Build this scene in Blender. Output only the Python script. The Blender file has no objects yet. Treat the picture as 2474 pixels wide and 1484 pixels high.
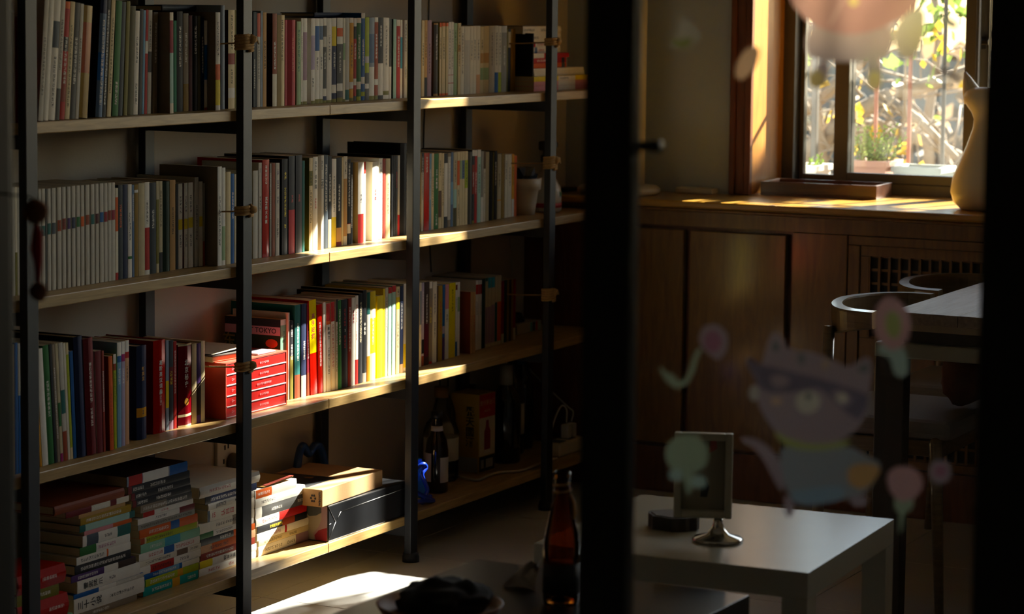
import bpy, bmesh, math, random
from mathutils import Vector, Matrix
random.seed(7)
D2R = math.pi / 180

# ------------------------------------------------------------------ camera
W, H = 2474, 1484
FPX = 6097.46
CAM = Vector((3.2584, -4.9202, 1.4775))
YAW, PITCH, ROLL, SHIFT = 27.407 * D2R, 5.288 * D2R, 0.618 * D2R, 167.19
_F = Vector((-math.sin(YAW) * math.cos(PITCH), math.cos(YAW) * math.cos(PITCH), -math.sin(PITCH)))
_R0 = Vector((math.cos(YAW), math.sin(YAW), 0)); _U0 = _R0.cross(_F)
_R = _R0 * math.cos(ROLL) + _U0 * math.sin(ROLL)
_U = -_R0 * math.sin(ROLL) + _U0 * math.cos(ROLL)
cd = bpy.data.cameras.new('camera'); cam = bpy.data.objects.new('camera', cd)
bpy.context.scene.collection.objects.link(cam)
m = Matrix((_R, _U, -_F)).transposed().to_4x4(); m.translation = CAM
cam.matrix_world = m
cd.sensor_width = 36; cd.lens = FPX / W * 36; cd.shift_y = -SHIFT / W
cd.clip_start = 0.05; cd.clip_end = 200
cd.dof.use_dof = True; cd.dof.focus_distance = 6.05; cd.dof.aperture_fstop = 4.6
sc = bpy.context.scene; sc.camera = cam

# ------------------------------------------------------------------ light
SUN = Vector((-0.297, -1.0, -0.667)).normalized()
wd = bpy.data.worlds.new('world'); sc.world = wd; wd.use_nodes = True
nt = wd.node_tree; bg = nt.nodes['Background']
sky = nt.nodes.new('ShaderNodeTexSky'); sky.sky_type = 'NISHITA'; sky.sun_disc = False
sky.sun_elevation = math.asin(-SUN.z); sky.sun_rotation = math.atan2(-SUN.x, -SUN.y)
sky.air_density = 1.2; sky.dust_density = 0.8
nt.links.new(sky.outputs[0], bg.inputs[0]); bg.inputs[1].default_value = 0.47
sl = bpy.data.lights.new('sun', 'SUN'); sl.energy = 54; sl.angle = 0.0093; sl.color = (1, 0.94, 0.83)
so = bpy.data.objects.new('sun', sl); sc.collection.objects.link(so)
so.rotation_euler = SUN.to_track_quat('-Z', 'Y').to_euler()
pl = bpy.data.lights.new('window_portal', 'AREA'); pl.shape = 'RECTANGLE'; pl.size = 2.5; pl.size_y = 1.55
pl.cycles.is_portal = True
po = bpy.data.objects.new('window_portal', pl); sc.collection.objects.link(po)
po.location = (1.56, 2.66, 1.68); po.rotation_euler = (-math.pi / 2, 0, 0)
vs = sc.view_settings; vs.view_transform = 'Standard'; vs.look = 'None'; vs.gamma = 1; vs.exposure = 0.0
vs.use_curve_mapping = False
sc.cycles.use_denoising = True; sc.cycles.adaptive_threshold = 0.03; sc.cycles.max_bounces = 7; sc.cycles.diffuse_bounces = 4; sc.cycles.glossy_bounces = 3; sc.cycles.transmission_bounces = 6
sc.cycles.transparent_max_bounces = 14; sc.cycles.caustics_reflective = False; sc.cycles.caustics_refractive = False
sc.cycles.sample_clamp_indirect = 6.0

# ------------------------------------------------------------------ pixel of the photograph -> point on a plane of the room
def _ray(x, y): return _F + _R * ((x - W / 2) / FPX) - _U * ((y + SHIFT - H / 2) / FPX)
def on_x(x, y, X): d = _ray(x, y); return CAM + d * ((X - CAM.x) / d.x)
def on_y(x, y, Y): d = _ray(x, y); return CAM + d * ((Y - CAM.y) / d.y)
def on_z(x, y, Z): d = _ray(x, y); return CAM + d * ((Z - CAM.z) / d.z)

# ------------------------------------------------------------------ materials
def lin(h):
    h = h.lstrip('#'); o = []
    for i in (0, 2, 4):
        c = int(h[i:i + 2], 16) / 255
        o.append(c / 12.92 if c <= .04045 else ((c + .055) / 1.055) ** 2.4)
    return tuple(o) + (1.0,)
def N(t, k, **kw):
    n = t.nodes.new(k)
    for a, b in kw.items(): setattr(n, a, b)
    return n
def mat(name, col, rough=.6, metal=0, var=.12, scale=18, bump=.0, bscale=200, spec=.5, stretch=None, trans=0, ior=1.45, coat=0):
    M = bpy.data.materials.new(name); M.use_nodes = True; t = M.node_tree; b = t.nodes['Principled BSDF']
    c = lin(col) if isinstance(col, str) else col
    tc = N(t, 'ShaderNodeTexCoord'); mp = N(t, 'ShaderNodeMapping'); t.links.new(tc.outputs['Object'], mp.inputs[0])
    if stretch: mp.inputs['Scale'].default_value = stretch
    nz = N(t, 'ShaderNodeTexNoise'); nz.inputs['Scale'].default_value = scale; nz.inputs['Detail'].default_value = 4
    t.links.new(mp.outputs[0], nz.inputs[0])
    mx = N(t, 'ShaderNodeMix', data_type='RGBA')
    mx.inputs[6].default_value = tuple(v * (1 - var) for v in c[:3]) + (1,)
    mx.inputs[7].default_value = tuple(min(1, v * (1 + var)) for v in c[:3]) + (1,)
    t.links.new(nz.outputs[0], mx.inputs[0]); t.links.new(mx.outputs[2], b.inputs['Base Color'])
    b.inputs['Roughness'].default_value = rough; b.inputs['Metallic'].default_value = metal
    b.inputs['Specular IOR Level'].default_value = spec
    b.inputs['Coat Weight'].default_value = coat; b.inputs['Coat Roughness'].default_value = .08
    if trans: b.inputs['Transmission Weight'].default_value = trans; b.inputs['IOR'].default_value = ior
    if bump:
        n2 = N(t, 'ShaderNodeTexNoise'); n2.inputs['Scale'].default_value = bscale; t.links.new(mp.outputs[0], n2.inputs[0])
        bp = N(t, 'ShaderNodeBump'); bp.inputs['Strength'].default_value = bump; bp.inputs['Distance'].default_value = .002
        t.links.new(n2.outputs[0], bp.inputs['Height']); t.links.new(bp.outputs[0], b.inputs['Normal'])
    return M
def wood(name, c0, c1, rough=.45, scale=6, stretch=(14, 1, 14), coat=0, bump=.15):
    M = bpy.data.materials.new(name); M.use_nodes = True; t = M.node_tree; b = t.nodes['Principled BSDF']
    tc = N(t, 'ShaderNodeTexCoord'); mp = N(t, 'ShaderNodeMapping'); t.links.new(tc.outputs['Object'], mp.inputs[0]); mp.inputs['Scale'].default_value = stretch
    nz = N(t, 'ShaderNodeTexNoise'); nz.inputs['Scale'].default_value = scale; nz.inputs['Detail'].default_value = 8; nz.inputs['Distortion'].default_value = 1.2
    t.links.new(mp.outputs[0], nz.inputs[0])
    cr = N(t, 'ShaderNodeValToRGB'); cr.color_ramp.elements[0].color = lin(c0); cr.color_ramp.elements[1].color = lin(c1)
    cr.color_ramp.elements[0].position = .33; cr.color_ramp.elements[1].position = .68
    t.links.new(nz.outputs[0], cr.inputs[0]); t.links.new(cr.outputs[0], b.inputs['Base Color'])
    b.inputs['Roughness'].default_value = rough; b.inputs['Coat Weight'].default_value = coat; b.inputs['Coat Roughness'].default_value = .12
    bp = N(t, 'ShaderNodeBump'); bp.inputs['Strength'].default_value = bump; bp.inputs['Distance'].default_value = .001
    t.links.new(nz.outputs[0], bp.inputs['Height']); t.links.new(bp.outputs[0], b.inputs['Normal'])
    return M
def thin_glass(name, tint=(1, 1, 1, 1), dirt=.0, gloss=.08):
    M = bpy.data.materials.new(name); M.use_nodes = True; t = M.node_tree; t.nodes.remove(t.nodes['Principled BSDF'])
    out = t.nodes['Material Output']; tr = N(t, 'ShaderNodeBsdfTransparent'); tr.inputs[0].default_value = tint
    gl = N(t, 'ShaderNodeBsdfGlossy'); gl.inputs['Roughness'].default_value = .02
    fr = N(t, 'ShaderNodeFresnel'); fr.inputs[0].default_value = 1.3
    mx = N(t, 'ShaderNodeMixShader'); t.links.new(fr.outputs[0], mx.inputs[0]); t.links.new(tr.outputs[0], mx.inputs[1]); t.links.new(gl.outputs[0], mx.inputs[2])
    last = mx
    if dirt:
        tl = N(t, 'ShaderNodeBsdfTranslucent'); tl.inputs[0].default_value = (.9, .88, .82, 1)
        tc = N(t, 'ShaderNodeTexCoord'); nz = N(t, 'ShaderNodeTexNoise'); nz.inputs['Scale'].default_value = 5; nz.inputs['Detail'].default_value = 6
        t.links.new(tc.outputs['Object'], nz.inputs[0])
        mr = N(t, 'ShaderNodeMapRange'); mr.inputs[1].default_value = .3; mr.inputs[2].default_value = .75; mr.inputs[3].default_value = dirt * .4; mr.inputs[4].default_value = dirt
        t.links.new(nz.outputs[0], mr.inputs[0])
        m2 = N(t, 'ShaderNodeMixShader'); t.links.new(mr.outputs[0], m2.inputs[0]); t.links.new(mx.outputs[0], m2.inputs[1]); t.links.new(tl.outputs[0], m2.inputs[2]); last = m2
    t.links.new(last.outputs[0], out.inputs[0]); return M
def leafy(name, col, col2):
    M = bpy.data.materials.new(name); M.use_nodes = True; t = M.node_tree; b = t.nodes['Principled BSDF']; out = t.nodes['Material Output']
    oi = N(t, 'ShaderNodeTexCoord'); nz = N(t, 'ShaderNodeTexNoise'); nz.inputs['Scale'].default_value = 6; t.links.new(oi.outputs['Object'], nz.inputs[0])
    mx = N(t, 'ShaderNodeMix', data_type='RGBA'); mx.inputs[6].default_value = lin(col); mx.inputs[7].default_value = lin(col2); t.links.new(nz.outputs[0], mx.inputs[0])
    t.links.new(mx.outputs[2], b.inputs['Base Color']); b.inputs['Roughness'].default_value = .5
    tl = N(t, 'ShaderNodeBsdfTranslucent'); t.links.new(mx.outputs[2], tl.inputs[0])
    ms = N(t, 'ShaderNodeMixShader'); ms.inputs[0].default_value = .5
    t.links.new(b.outputs[0], ms.inputs[1]); t.links.new(tl.outputs[0], ms.inputs[2]); t.links.new(ms.outputs[0], out.inputs[0]); return M
def print_mat(name, rough=.58, glyph=True):
    """colour laid on face by face (flat print), with rows of small illegible characters where a face carries type"""
    M = bpy.data.materials.new(name); M.use_nodes = True; t = M.node_tree; b = t.nodes['Principled BSDF']
    a = N(t, 'ShaderNodeAttribute', attribute_name='Col'); x = N(t, 'ShaderNodeAttribute', attribute_name='Txt')
    uv = N(t, 'ShaderNodeUVMap'); uv.uv_map = 'glyph'
    def math_(op, i0, i1=None):
        n = N(t, 'ShaderNodeMath', operation=op)
        for k, v in enumerate((i0, i1)):
            if v is None: continue
            if isinstance(v, (int, float)): n.inputs[k].default_value = v
            else: t.links.new(v, n.inputs[k])
        return n.outputs[0]
    sp = N(t, 'ShaderNodeSeparateXYZ'); t.links.new(uv.outputs[0], sp.inputs[0])
    gx = math_('FLOOR', math_('MULTIPLY', sp.outputs[0], 7)); gy = math_('FLOOR', math_('MULTIPLY', sp.outputs[1], 7))
    cb = N(t, 'ShaderNodeCombineXYZ'); t.links.new(gx, cb.inputs[0]); t.links.new(gy, cb.inputs[1])
    wn = N(t, 'ShaderNodeTexWhiteNoise', noise_dimensions='3D'); oi = N(t, 'ShaderNodeObjectInfo')
    t.links.new(math_('MULTIPLY', oi.outputs['Random'], 97), cb.inputs[2]); t.links.new(cb.outputs[0], wn.inputs[0])
    on = math_('GREATER_THAN', wn.outputs[0], .42)
    fy = math_('FRACT', sp.outputs[1]); fx = math_('FRACT', sp.outputs[0])
    mk = math_('MULTIPLY', math_('LESS_THAN', math_('ABSOLUTE', math_('SUBTRACT', fy, .5)), .42), math_('LESS_THAN', math_('ABSOLUTE', math_('SUBTRACT', fx, .5)), .44))
    msk = math_('MULTIPLY', math_('MULTIPLY', math_('MULTIPLY', on, mk), x.outputs['Alpha']), .8)
    nz = N(t, 'ShaderNodeTexNoise'); nz.inputs['Scale'].default_value = 40; tc = N(t, 'ShaderNodeTexCoord'); t.links.new(tc.outputs['Object'], nz.inputs[0])
    hv = N(t, 'ShaderNodeHueSaturation'); hv.inputs['Saturation'].default_value = 1.12; t.links.new(a.outputs['Color'], hv.inputs['Color'])
    mr = N(t, 'ShaderNodeMapRange'); mr.inputs[3].default_value = .88; mr.inputs[4].default_value = 1.08; t.links.new(nz.outputs[0], mr.inputs[0]); t.links.new(mr.outputs[0], hv.inputs['Value'])
    mx = N(t, 'ShaderNodeMix', data_type='RGBA'); t.links.new(msk, mx.inputs[0]); t.links.new(hv.outputs[0], mx.inputs[6]); t.links.new(x.outputs['Color'], mx.inputs[7])
    t.links.new(mx.outputs[2], b.inputs['Base Color']); b.inputs['Roughness'].default_value = rough; b.inputs['Specular IOR Level'].default_value = .18
    return M

# ------------------------------------------------------------------ mesh helpers
COL = sc.collection
class MB:
    def __init__(s): s.v = []; s.f = []; s.c = []; s.t = []; s.uv = []; s.sm = []
    def face(s, pts, col=None, txt=None, uv=None, smooth=False):
        i = len(s.v); s.v += [tuple(p) for p in pts]; s.f.append(tuple(range(i, i + len(pts))))
        s.c.append(col); s.t.append(txt); s.uv.append(uv); s.sm.append(smooth)
    def raw(s, vs, fs, smooth=False, col=None):
        i = len(s.v); s.v += [tuple(p) for p in vs]
        for f in fs: s.f.append(tuple(i + k for k in f)); s.c.append(col); s.t.append(None); s.uv.append(None); s.sm.append(smooth)
        return s
    def box(s, a, b, col=None, M=None):
        x0, y0, z0 = a; x1, y1, z1 = b
        vs = [Vector(p) for p in ((x0,y0,z0),(x1,y0,z0),(x1,y1,z0),(x0,y1,z0),(x0,y0,z1),(x1,y0,z1),(x1,y1,z1),(x0,y1,z1))]
        if M is not None: vs = [M @ v for v in vs]
        return s.raw(vs, [(0,3,2,1),(4,5,6,7),(0,1,5,4),(1,2,6,5),(2,3,7,6),(3,0,4,7)], col=col)
    def bbox(s, a, b, r=.003, col=None):            # box with chamfered edges
        bm = bmesh.new(); bmesh.ops.create_cube(bm, size=1)
        for v in bm.verts: v.co = Vector((a[k] + (b[k] - a[k]) * (v.co[k] + .5) for k in range(3)))
        bmesh.ops.bevel(bm, geom=bm.edges[:], offset=r, segments=2, profile=.5, affect='EDGES')
        bm.verts.index_update()
        s.raw([v.co[:] for v in bm.verts], [[v.index for v in f.verts] for f in bm.faces], col=col); bm.free(); return s
    def prism(s, poly, z0, z1, col=None, axis='z'):  # polygon (u,v) extruded along an axis
        n = len(poly)
        f = {'z': lambda u, v, w: (u, v, w), 'y': lambda u, v, w: (u, w, v), 'x': lambda u, v, w: (w, u, v)}[axis]
        vs = [f(u, v, z0) for u, v in poly] + [f(u, v, z1) for u, v in poly]
        fs = [tuple(range(n))[::-1], tuple(range(n, 2 * n))] + [(i, (i + 1) % n, n + (i + 1) % n, n + i) for i in range(n)]
        return s.raw(vs, fs, col=col)
    def lathe(s, prof, c=(0, 0, 0), n=28, col=None, smooth=True):
        vs = []; fs = []
        for r, z in prof:
            for k in range(n): a = 2 * math.pi * k / n; vs.append((c[0] + r * math.cos(a), c[1] + r * math.sin(a), c[2] + z))
        for j in range(len(prof) - 1):
            for k in range(n): fs.append((j * n + k, j * n + (k + 1) % n, (j + 1) * n + (k + 1) % n, (j + 1) * n + k))
        if prof[0][0] > 1e-5: fs.append(tuple(range(n))[::-1])
        if prof[-1][0] > 1e-5: fs.append(tuple((len(prof) - 1) * n + k for k in range(n)))
        return s.raw(vs, fs, smooth, col)
    def tube(s, pts, r, n=8, smooth=True, col=None):
        pts = [Vector(p) for p in pts]; m = len(pts); rr = r if isinstance(r, (list, tuple)) else [r] * m
        vs = []; fs = []; up = Vector((0, 0, 1)); last = None
        for i, p in enumerate(pts):
            d = (pts[min(i + 1, m - 1)] - pts[max(i - 1, 0)])
            d = d.normalized() if d.length > 1e-9 else Vector((0, 0, 1))
            if last is None: a = d.cross(up if abs(d.z) < .9 else Vector((1, 0, 0))).normalized()
            else:
                a = last - d * last.dot(d)
                a = a.normalized() if a.length > 1e-6 else d.orthogonal().normalized()
            last = a; b = d.cross(a)
            for k in range(n): t = 2 * math.pi * k / n; vs.append(p + (a * math.cos(t) + b * math.sin(t)) * rr[i])
        for i in range(m - 1):
            for k in range(n): fs.append((i * n + k, i * n + (k + 1) % n, (i + 1) * n + (k + 1) % n, (i + 1) * n + k))
        fs.append(tuple(range(n))[::-1]); fs.append(tuple((m - 1) * n + k for k in range(n)))
        return s.raw(vs, fs, smooth, col)
    def blob(s, c, r, n=2, jit=0, smooth=True, col=None, seed=0):
        bm = bmesh.new(); bmesh.ops.create_icosphere(bm, subdivisions=n, radius=1); rnd = random.Random(seed)
        for v in bm.verts:
            k = 1 + (rnd.random() - .5) * jit
            v.co = Vector((c[0] + v.co.x * r[0] * k, c[1] + v.co.y * r[1] * k, c[2] + v.co.z * r[2] * k))
        bm.verts.index_update(); s.raw([v.co[:] for v in bm.verts], [[v.index for v in f.verts] for f in bm.faces], smooth, col); bm.free(); return s
    def mesh(s, name, mats):
        me = bpy.data.meshes.new(name); me.from_pydata(s.v, [], s.f)
        for mm in (mats if isinstance(mats, (list, tuple)) else [mats]): me.materials.append(mm)
        if any(s.sm): me.polygons.foreach_set('use_smooth', s.sm)
        if any(c is not None for c in s.c):
            at = me.attributes.new('Col', 'FLOAT_COLOR', 'CORNER'); tx = me.attributes.new('Txt', 'FLOAT_COLOR', 'CORNER'); uv = me.uv_layers.new(name='glyph')
            c = []; t = []; u = []
            for f, cc, tt, uu in zip(s.f, s.c, s.t, s.uv):
                for k in range(len(f)):
                    c += cc or (.8, .8, .8, 1); t += tt or (0, 0, 0, 0); u += (uu[k] if uu else (0, 0))
            at.data.foreach_set('color', c); tx.data.foreach_set('color', t); uv.data.foreach_set('uv', u)
        me.update(); return me
    def obj(s, name, mats, parent=None, loc=None, kind=None, label=None):
        o = bpy.data.objects.new(name, s.mesh(name, mats)); COL.objects.link(o)
        if parent is not None: o.parent = parent
        if loc is not None: o.location = loc
        if kind: o['kind'] = kind
        if label: o['label'] = label
        return o
def smooth(pts, n=6):
    P = [Vector(q) for q in pts]; P = [P[0] * 2 - P[1]] + P + [P[-1] * 2 - P[-2]]; out = []
    for a, b, c, d in zip(P, P[1:], P[2:], P[3:]):
        for k in range(n):
            t = k / n; out.append(.5 * ((2 * b) + (c - a) * t + (2 * a - 5 * b + 4 * c - d) * t * t + (3 * b - a - 3 * c + d) * t ** 3))
    return out + [P[-2]]
def thing(name, label, cat, loc=(0, 0, 0), rz=0, group=None):
    o = bpy.data.objects.new(name, None); COL.objects.link(o); o.location = loc; o.rotation_euler = (0, 0, rz); o.empty_display_size = .05
    o['label'] = label; o['category'] = cat
    if group: o['group'] = group
    return o
def tag(o, label, cat, group=None):
    o['label'] = label; o['category'] = cat
    if group: o['group'] = group
    return o
def struct(name, mb, mt): return mb.obj(name, mt, kind='structure')
def rot(o, x=0, y=0, z=0): o.rotation_euler = (x * D2R, y * D2R, z * D2R); return o
_tc = {}
def text_mesh(body, size, align='CENTER', spacing=1.0):
    key = (body, round(size, 5), spacing)
    if key in _tc: return _tc[key]
    cu = bpy.data.curves.new('lettering', 'FONT'); cu.body = body; cu.size = size; cu.align_x = align; cu.align_y = 'CENTER'; cu.resolution_u = 2; cu.space_line = spacing; cu.offset = size * .018
    o = bpy.data.objects.new('lettering', cu); COL.objects.link(o); dg = bpy.context.evaluated_depsgraph_get(); dg.update()
    me = bpy.data.meshes.new_from_object(o.evaluated_get(dg)); bpy.data.objects.remove(o); bpy.data.curves.remove(cu)
    _tc[key] = me; return me
def lettering(body, size, mt, parent, M, name='lettering', spacing=1.0):
    """flat printed characters: local x reading direction, y up, placed by matrix M in the parent's space"""
    me = text_mesh(body, size, spacing=spacing)
    if me.materials and me.materials[0] is not mt: me = me.copy(); me.materials.clear()
    if not me.materials: me.materials.append(mt)
    o = bpy.data.objects.new(name, me); COL.objects.link(o); o.parent = parent; o.matrix_local = M; return o
FRONT_X = Matrix(((0, 0, 1, 0), (1, 0, 0, 0), (0, 1, 0, 0), (0, 0, 0, 1)))      # text facing +X, reading along +Y, up +Z
FRONT_XD = Matrix(((0, 0, 1, 0), (0, 1, 0, 0), (-1, 0, 0, 0), (0, 0, 0, 1)))    # text facing +X, reading down -Z
FACE_MY = Matrix(((1, 0, 0, 0), (0, 0, -1, 0), (0, 1, 0, 0), (0, 0, 0, 1)))     # text facing -Y, reading along +X, up +Z

# ------------------------------------------------------------------ palette
PAL = dict(white='#e9e4da', offwhite='#e2dac8', cream='#dccba4', ltgrey='#c6c1b6', grey='#98948a', dgrey='#4c4b49', charcoal='#33353a', black='#16161a', slate='#4a545e', dslate='#2e363c',
 navy='#1d2748', blue='#2b5f9e', sky='#7fa6c4', steel='#5d7391', bluegrey='#8d98a6', red='#b3231c', darkred='#6c141a', crimson='#8e1a30', brick='#8c3324', rust='#9c4526', sienna='#8a4a34',
 maroon='#4d1720', orange='#d9611c', amber='#d99a1e', yellow='#e9cf1d', gold='#a8872c', ochre='#8d6e26', olive='#77702f', dolive='#4a4522', lime='#a9b62a', green='#2f6a34', dgreen='#1f3527', emerald='#0f7a55',
 teal='#23605c', aqua='#a9cabf', mint='#8fc3a5', sage='#9db48c', brown='#5f4530', dbrown='#38241a', tan='#c39c6c', beige='#c4b797', taupe='#8a7c6b', pink='#d8969a', rose='#b34e55', salmon='#cf7060', mauve='#a48797', lilac='#b3a6bd', purple='#4b2f63', magenta='#a02a6a', peach='#dcae8a', cyan='#4f9fb5', turq='#159a93')
CNAME = dict(offwhite='off-white', ltgrey='pale grey', dgrey='dark grey', dslate='dark slate', bluegrey='blue-grey', darkred='dark red', dolive='dark olive', dgreen='dark green', dbrown='dark brown', turq='turquoise', sky='sky blue', steel='steel blue', rust='rust red', brick='brick red')
LC = {k: lin(v) for k, v in PAL.items()}
def cn(c): return CNAME.get(c, c)

M_paint = mat('wall_plaster', '#c9bfb2', .85, var=.05, scale=6, bump=.15, bscale=120)
M_paint2 = mat('window_wall_plaster', '#bcc6cf', .85, var=.05, scale=6, bump=.15, bscale=120)
M_steel = mat('black_steel', '#171b22', .5, .0, var=.15, scale=30, bump=.08, bscale=400)
M_board = wood('shelf_oak', '#9a7a46', '#b8965c', .45, scale=5, stretch=(18, 1.2, 18), coat=.15)
M_tile = mat('floor_tile', '#c4c3c1', .27, var=.08, scale=9, bump=.03, bscale=60)
M_grout = mat('grout', '#55504a', .9)
M_honey = wood('honey_wood', '#6a430c', '#825a14', .35, scale=4, stretch=(10, 10, 1.4), coat=.4)
M_honeytop = wood('honey_top', '#a5761f', '#c39236', .3, scale=4, stretch=(1.2, 12, 12), coat=.5)
M_redwood = wood('red_brown_wood', '#5b2a10', '#74401a', .4, scale=4, stretch=(10, 10, 1.4), coat=.3)
M_dark = mat('dark_recess', '#14100c', .8)
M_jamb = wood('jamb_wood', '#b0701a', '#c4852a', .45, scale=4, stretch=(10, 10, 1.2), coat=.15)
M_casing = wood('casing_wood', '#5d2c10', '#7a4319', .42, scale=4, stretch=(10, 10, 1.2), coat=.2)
M_paper = mat('paper_edge', '#cdbb94', .9, var=.18, scale=60, stretch=(1, 40, 1))
M_print = print_mat('book_print'); M_gloss = print_mat('glossy_book_print', .25)
def ink(c): 
    n = 'ink_' + c
    return bpy.data.materials.get(n) or mat(n, PAL[c], .5, var=.05)

# ------------------------------------------------------------------ room shell
WX = -0.31; WY = 2.33; WG = 2.59; CEIL = 2.68
fl = struct('floor', MB().box((WX - .2, -6.2, -.06), (4.4, WY + .3, -.004)), M_grout)
TS = 0.6; me_t = None; x0t, y0t = -.62 + .3, -3.0
k = 0
for i in range(5):
    for j in range(9):
        ax, ay = WX + .18 + (i - 1) * TS, -2.72 + j * TS
        a = (max(ax, WX) + .0012, ay + .0012, -.012); b = (min(ax + TS, 4.2) - .0012, min(ay + TS, WY) - .0012, 0)
        if b[0] <= a[0] or b[1] <= a[1]: continue
        o = MB().bbox(a, b, .0015).obj('tile', M_tile, fl)
MB().box((WX, -6.0, -.01), (4.2, -2.725, 0)).obj('hall_tile', M_tile, fl)
MB().box((WX + .18 + 4 * TS + .002, -2.72, -.01), (4.2, WY, 0)).obj('hall_tile', M_tile, fl)
struct('wall_left', MB().box((WX - .2, -6.2, 0), (WX, WY + .4, CEIL)), M_paint)
struct('wall_right', MB().box((4.2, -6.2, 0), (4.4, WY + .4, CEIL)), M_paint)
struct('wall_front', MB().box((WX, -6.2, 0), (4.2, -6.0, CEIL)), M_paint)
struct('ceiling', MB().box((WX - .2, -6.2, CEIL), (4.4, WY + .4, CEIL + .1)), M_paint2)
WL, WR, WB, WT = 0.327, 2.80, 0.90, 2.43          # window opening
struct('wall_back', MB().box((WX, WY, 0), (WL - .0185, WY + .34, CEIL)).box((WR + .0185, WY, 0), (4.2, WY + .34, CEIL))
       .box((WL - .0185, WY, 0), (WR + .0185, WY + .34, WB - .025)).box((WL - .0185, WY, WT + .0185), (WR + .0185, WY + .34, CEIL)), M_paint2)
# partition of the hall, where the glazed door stands
DY = -2.2
struct('wall_partition', MB().box((WX, DY - .05, 0), (0.70, DY + .06, CEIL)).box((2.95, DY - .05, 0), (4.2, DY + .06, CEIL)).box((0.70, DY - .05, 2.25), (2.95, DY + .06, CEIL)), M_paint)

# ------------------------------------------------------------------ bookcase
BT = [1.2240, 0.8580, 0.4890, 0.1225]; TH = 0.0245; PW = 0.038; PD = 0.020; BAY = 0.8; BD = 0.278
bc = thing('bookshelf', 'long bookcase of oak boards on black steel posts along the wall', 'bookshelf')
me_post = MB().bbox((0, 0, 0), (PD, PW, 2.3), .0015).mesh('post', M_steel)
me_foot = MB().lathe([(.023, 0), (.023, .014), (.021, .018), (.021, .024)], n=16).mesh('foot', mat('foot_rubber', '#17171a', .6))
me_bar = MB().bbox((-BD + .001, 0, -.03), (-PD - .001, .02, 0), .001).mesh('bracket', M_steel)
for i in range(-1, 4):
    y = (i - 1) * BAY
    for bx in (-PD, -BD - PD):
        o = bpy.data.objects.new('post', me_post); COL.objects.link(o); o.parent = bc; o.location = (bx, y, .0)
        f = bpy.data.objects.new('foot', me_foot); COL.objects.link(f); f.parent = o; f.location = (PD / 2, PW / 2, 0)
    for z in BT + [1.60]:
        o = bpy.data.objects.new('bracket', me_bar); COL.objects.link(o); o.parent = bc; o.location = (0, y + .009, z - TH - .0005)
for z in BT + [1.60]:
    for y0, y1 in ((-1.98, -1.1826), (-1.1816, .4174), (.4186, 2.035)):
        MB().bbox((-BD + .0005, y0, z - TH), (-PD - .0005, y1, z), .0018).obj('shelf_board', M_board, bc)

# ------------------------------------------------------------------ books
ORD = 'first second third fourth fifth sixth seventh eighth ninth tenth eleventh twelfth thirteenth fourteenth fifteenth sixteenth seventeenth eighteenth nineteenth twentieth'.split()
def ordinal(n):
    if n <= 20: return ORD[n - 1]
    if n % 10 == 0: return {30: 'thirtieth', 40: 'fortieth', 50: 'fiftieth'}[n]
    return {2: 'twenty', 3: 'thirty', 4: 'forty', 5: 'fifty'}[n // 10] + '-' + ORD[n % 10 - 1]
def spine_cols(spec, base):
    """bands 'c:a-b,...' as fractions from the top -> sorted rows (v0,v1,colour) from the foot up"""
    cuts = [(0., 1., base)]
    for s in filter(None, spec.split(',')):
        c, r = s.split(':'); a, b = map(float, r.split('-')); lo, hi = 1 - b, 1 - a
        new = []
        for u, v, cc in cuts:
            if v <= lo or u >= hi: new.append((u, v, cc)); continue
            if u < lo: new.append((u, lo, cc))
            if v > hi: new.append((hi, v, cc))
        new.append((lo, hi, c)); cuts = sorted(new)
    return cuts
def book(root, t, h, d, col, bands='', cover=None, text=None, tcol='black', hard=False, gloss=False):
    """local: spine at x=0 facing +X, thickness 0..t along y, height 0..h along z, pages towards -X"""
    mb = MB(); c = .0022 if hard else .0007; lip = .0025 if hard else .0002
    r = min(.005, t * .14) if hard else min(.0012, t * .05)
    wc_ = min(t * .5, .0085) / t / 2; us = [0, .5 - wc_, .5, .5 + wc_, 1]
    X = lambda u: r * (1 - (2 * u - 1) ** 2)
    tz = []                                            # type zones, v from the top in fractions: (a, b, width in characters)
    if text:
        for s in text.split(','):
            a, b = map(float, s.split('-')); tz.append((1 - b, 1 - a))
    rows = []
    for v0, v1, cc in spine_cols(bands, col):
        cu = sorted({v0, v1} | {e for z in tz for e in z if v0 < e < v1})
        for a, b in zip(cu, cu[1:]): rows.append((a, b, cc, any(z[0] <= a + 1e-6 and b <= z[1] + 1e-6 for z in tz)))
    wchar = min(t * .5, .0085)
    for a, b, cc, tx in rows:
        C = LC[cc]; T = LC[tcol] if tcol != cc else LC['white']
        for k in range(4):
            u0, u1 = us[k], us[k + 1]; y0, y1 = u0 * t, u1 * t
            on = tx and k in (1, 2)
            uvs = [((y - t / 2) / wchar + .5, z * h / (wchar * 1.15)) for y, z in ((y0, a), (y1, a), (y1, b), (y0, b))] if on else None
            mb.face([(X(u0), y0, a * h), (X(u1), y1, a * h), (X(u1), y1, b * h), (X(u0), y0, b * h)], C, T if on else None, uvs, smooth=False)
    cc = LC[cover or col]
    for ya, yb in ((0, c), (t - c, t)): mb.box((-d, ya, 0), (0, yb, h), cc)
    mb.box((-c, c, 0), (0, t - c, h), cc)
    mb.obj('cover', M_gloss if gloss else M_print, root)
    MB().box((-d + lip, c, lip), (-c, t - c, h - lip)).obj('pages', M_paper, root)
def lift(t, hard): return (min(.005, t * .14) if hard else min(.0012, t * .05)) + .0003
BOOKS = 0
SHELFNAME = ['top', 'second', 'third', 'bottom']
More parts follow.
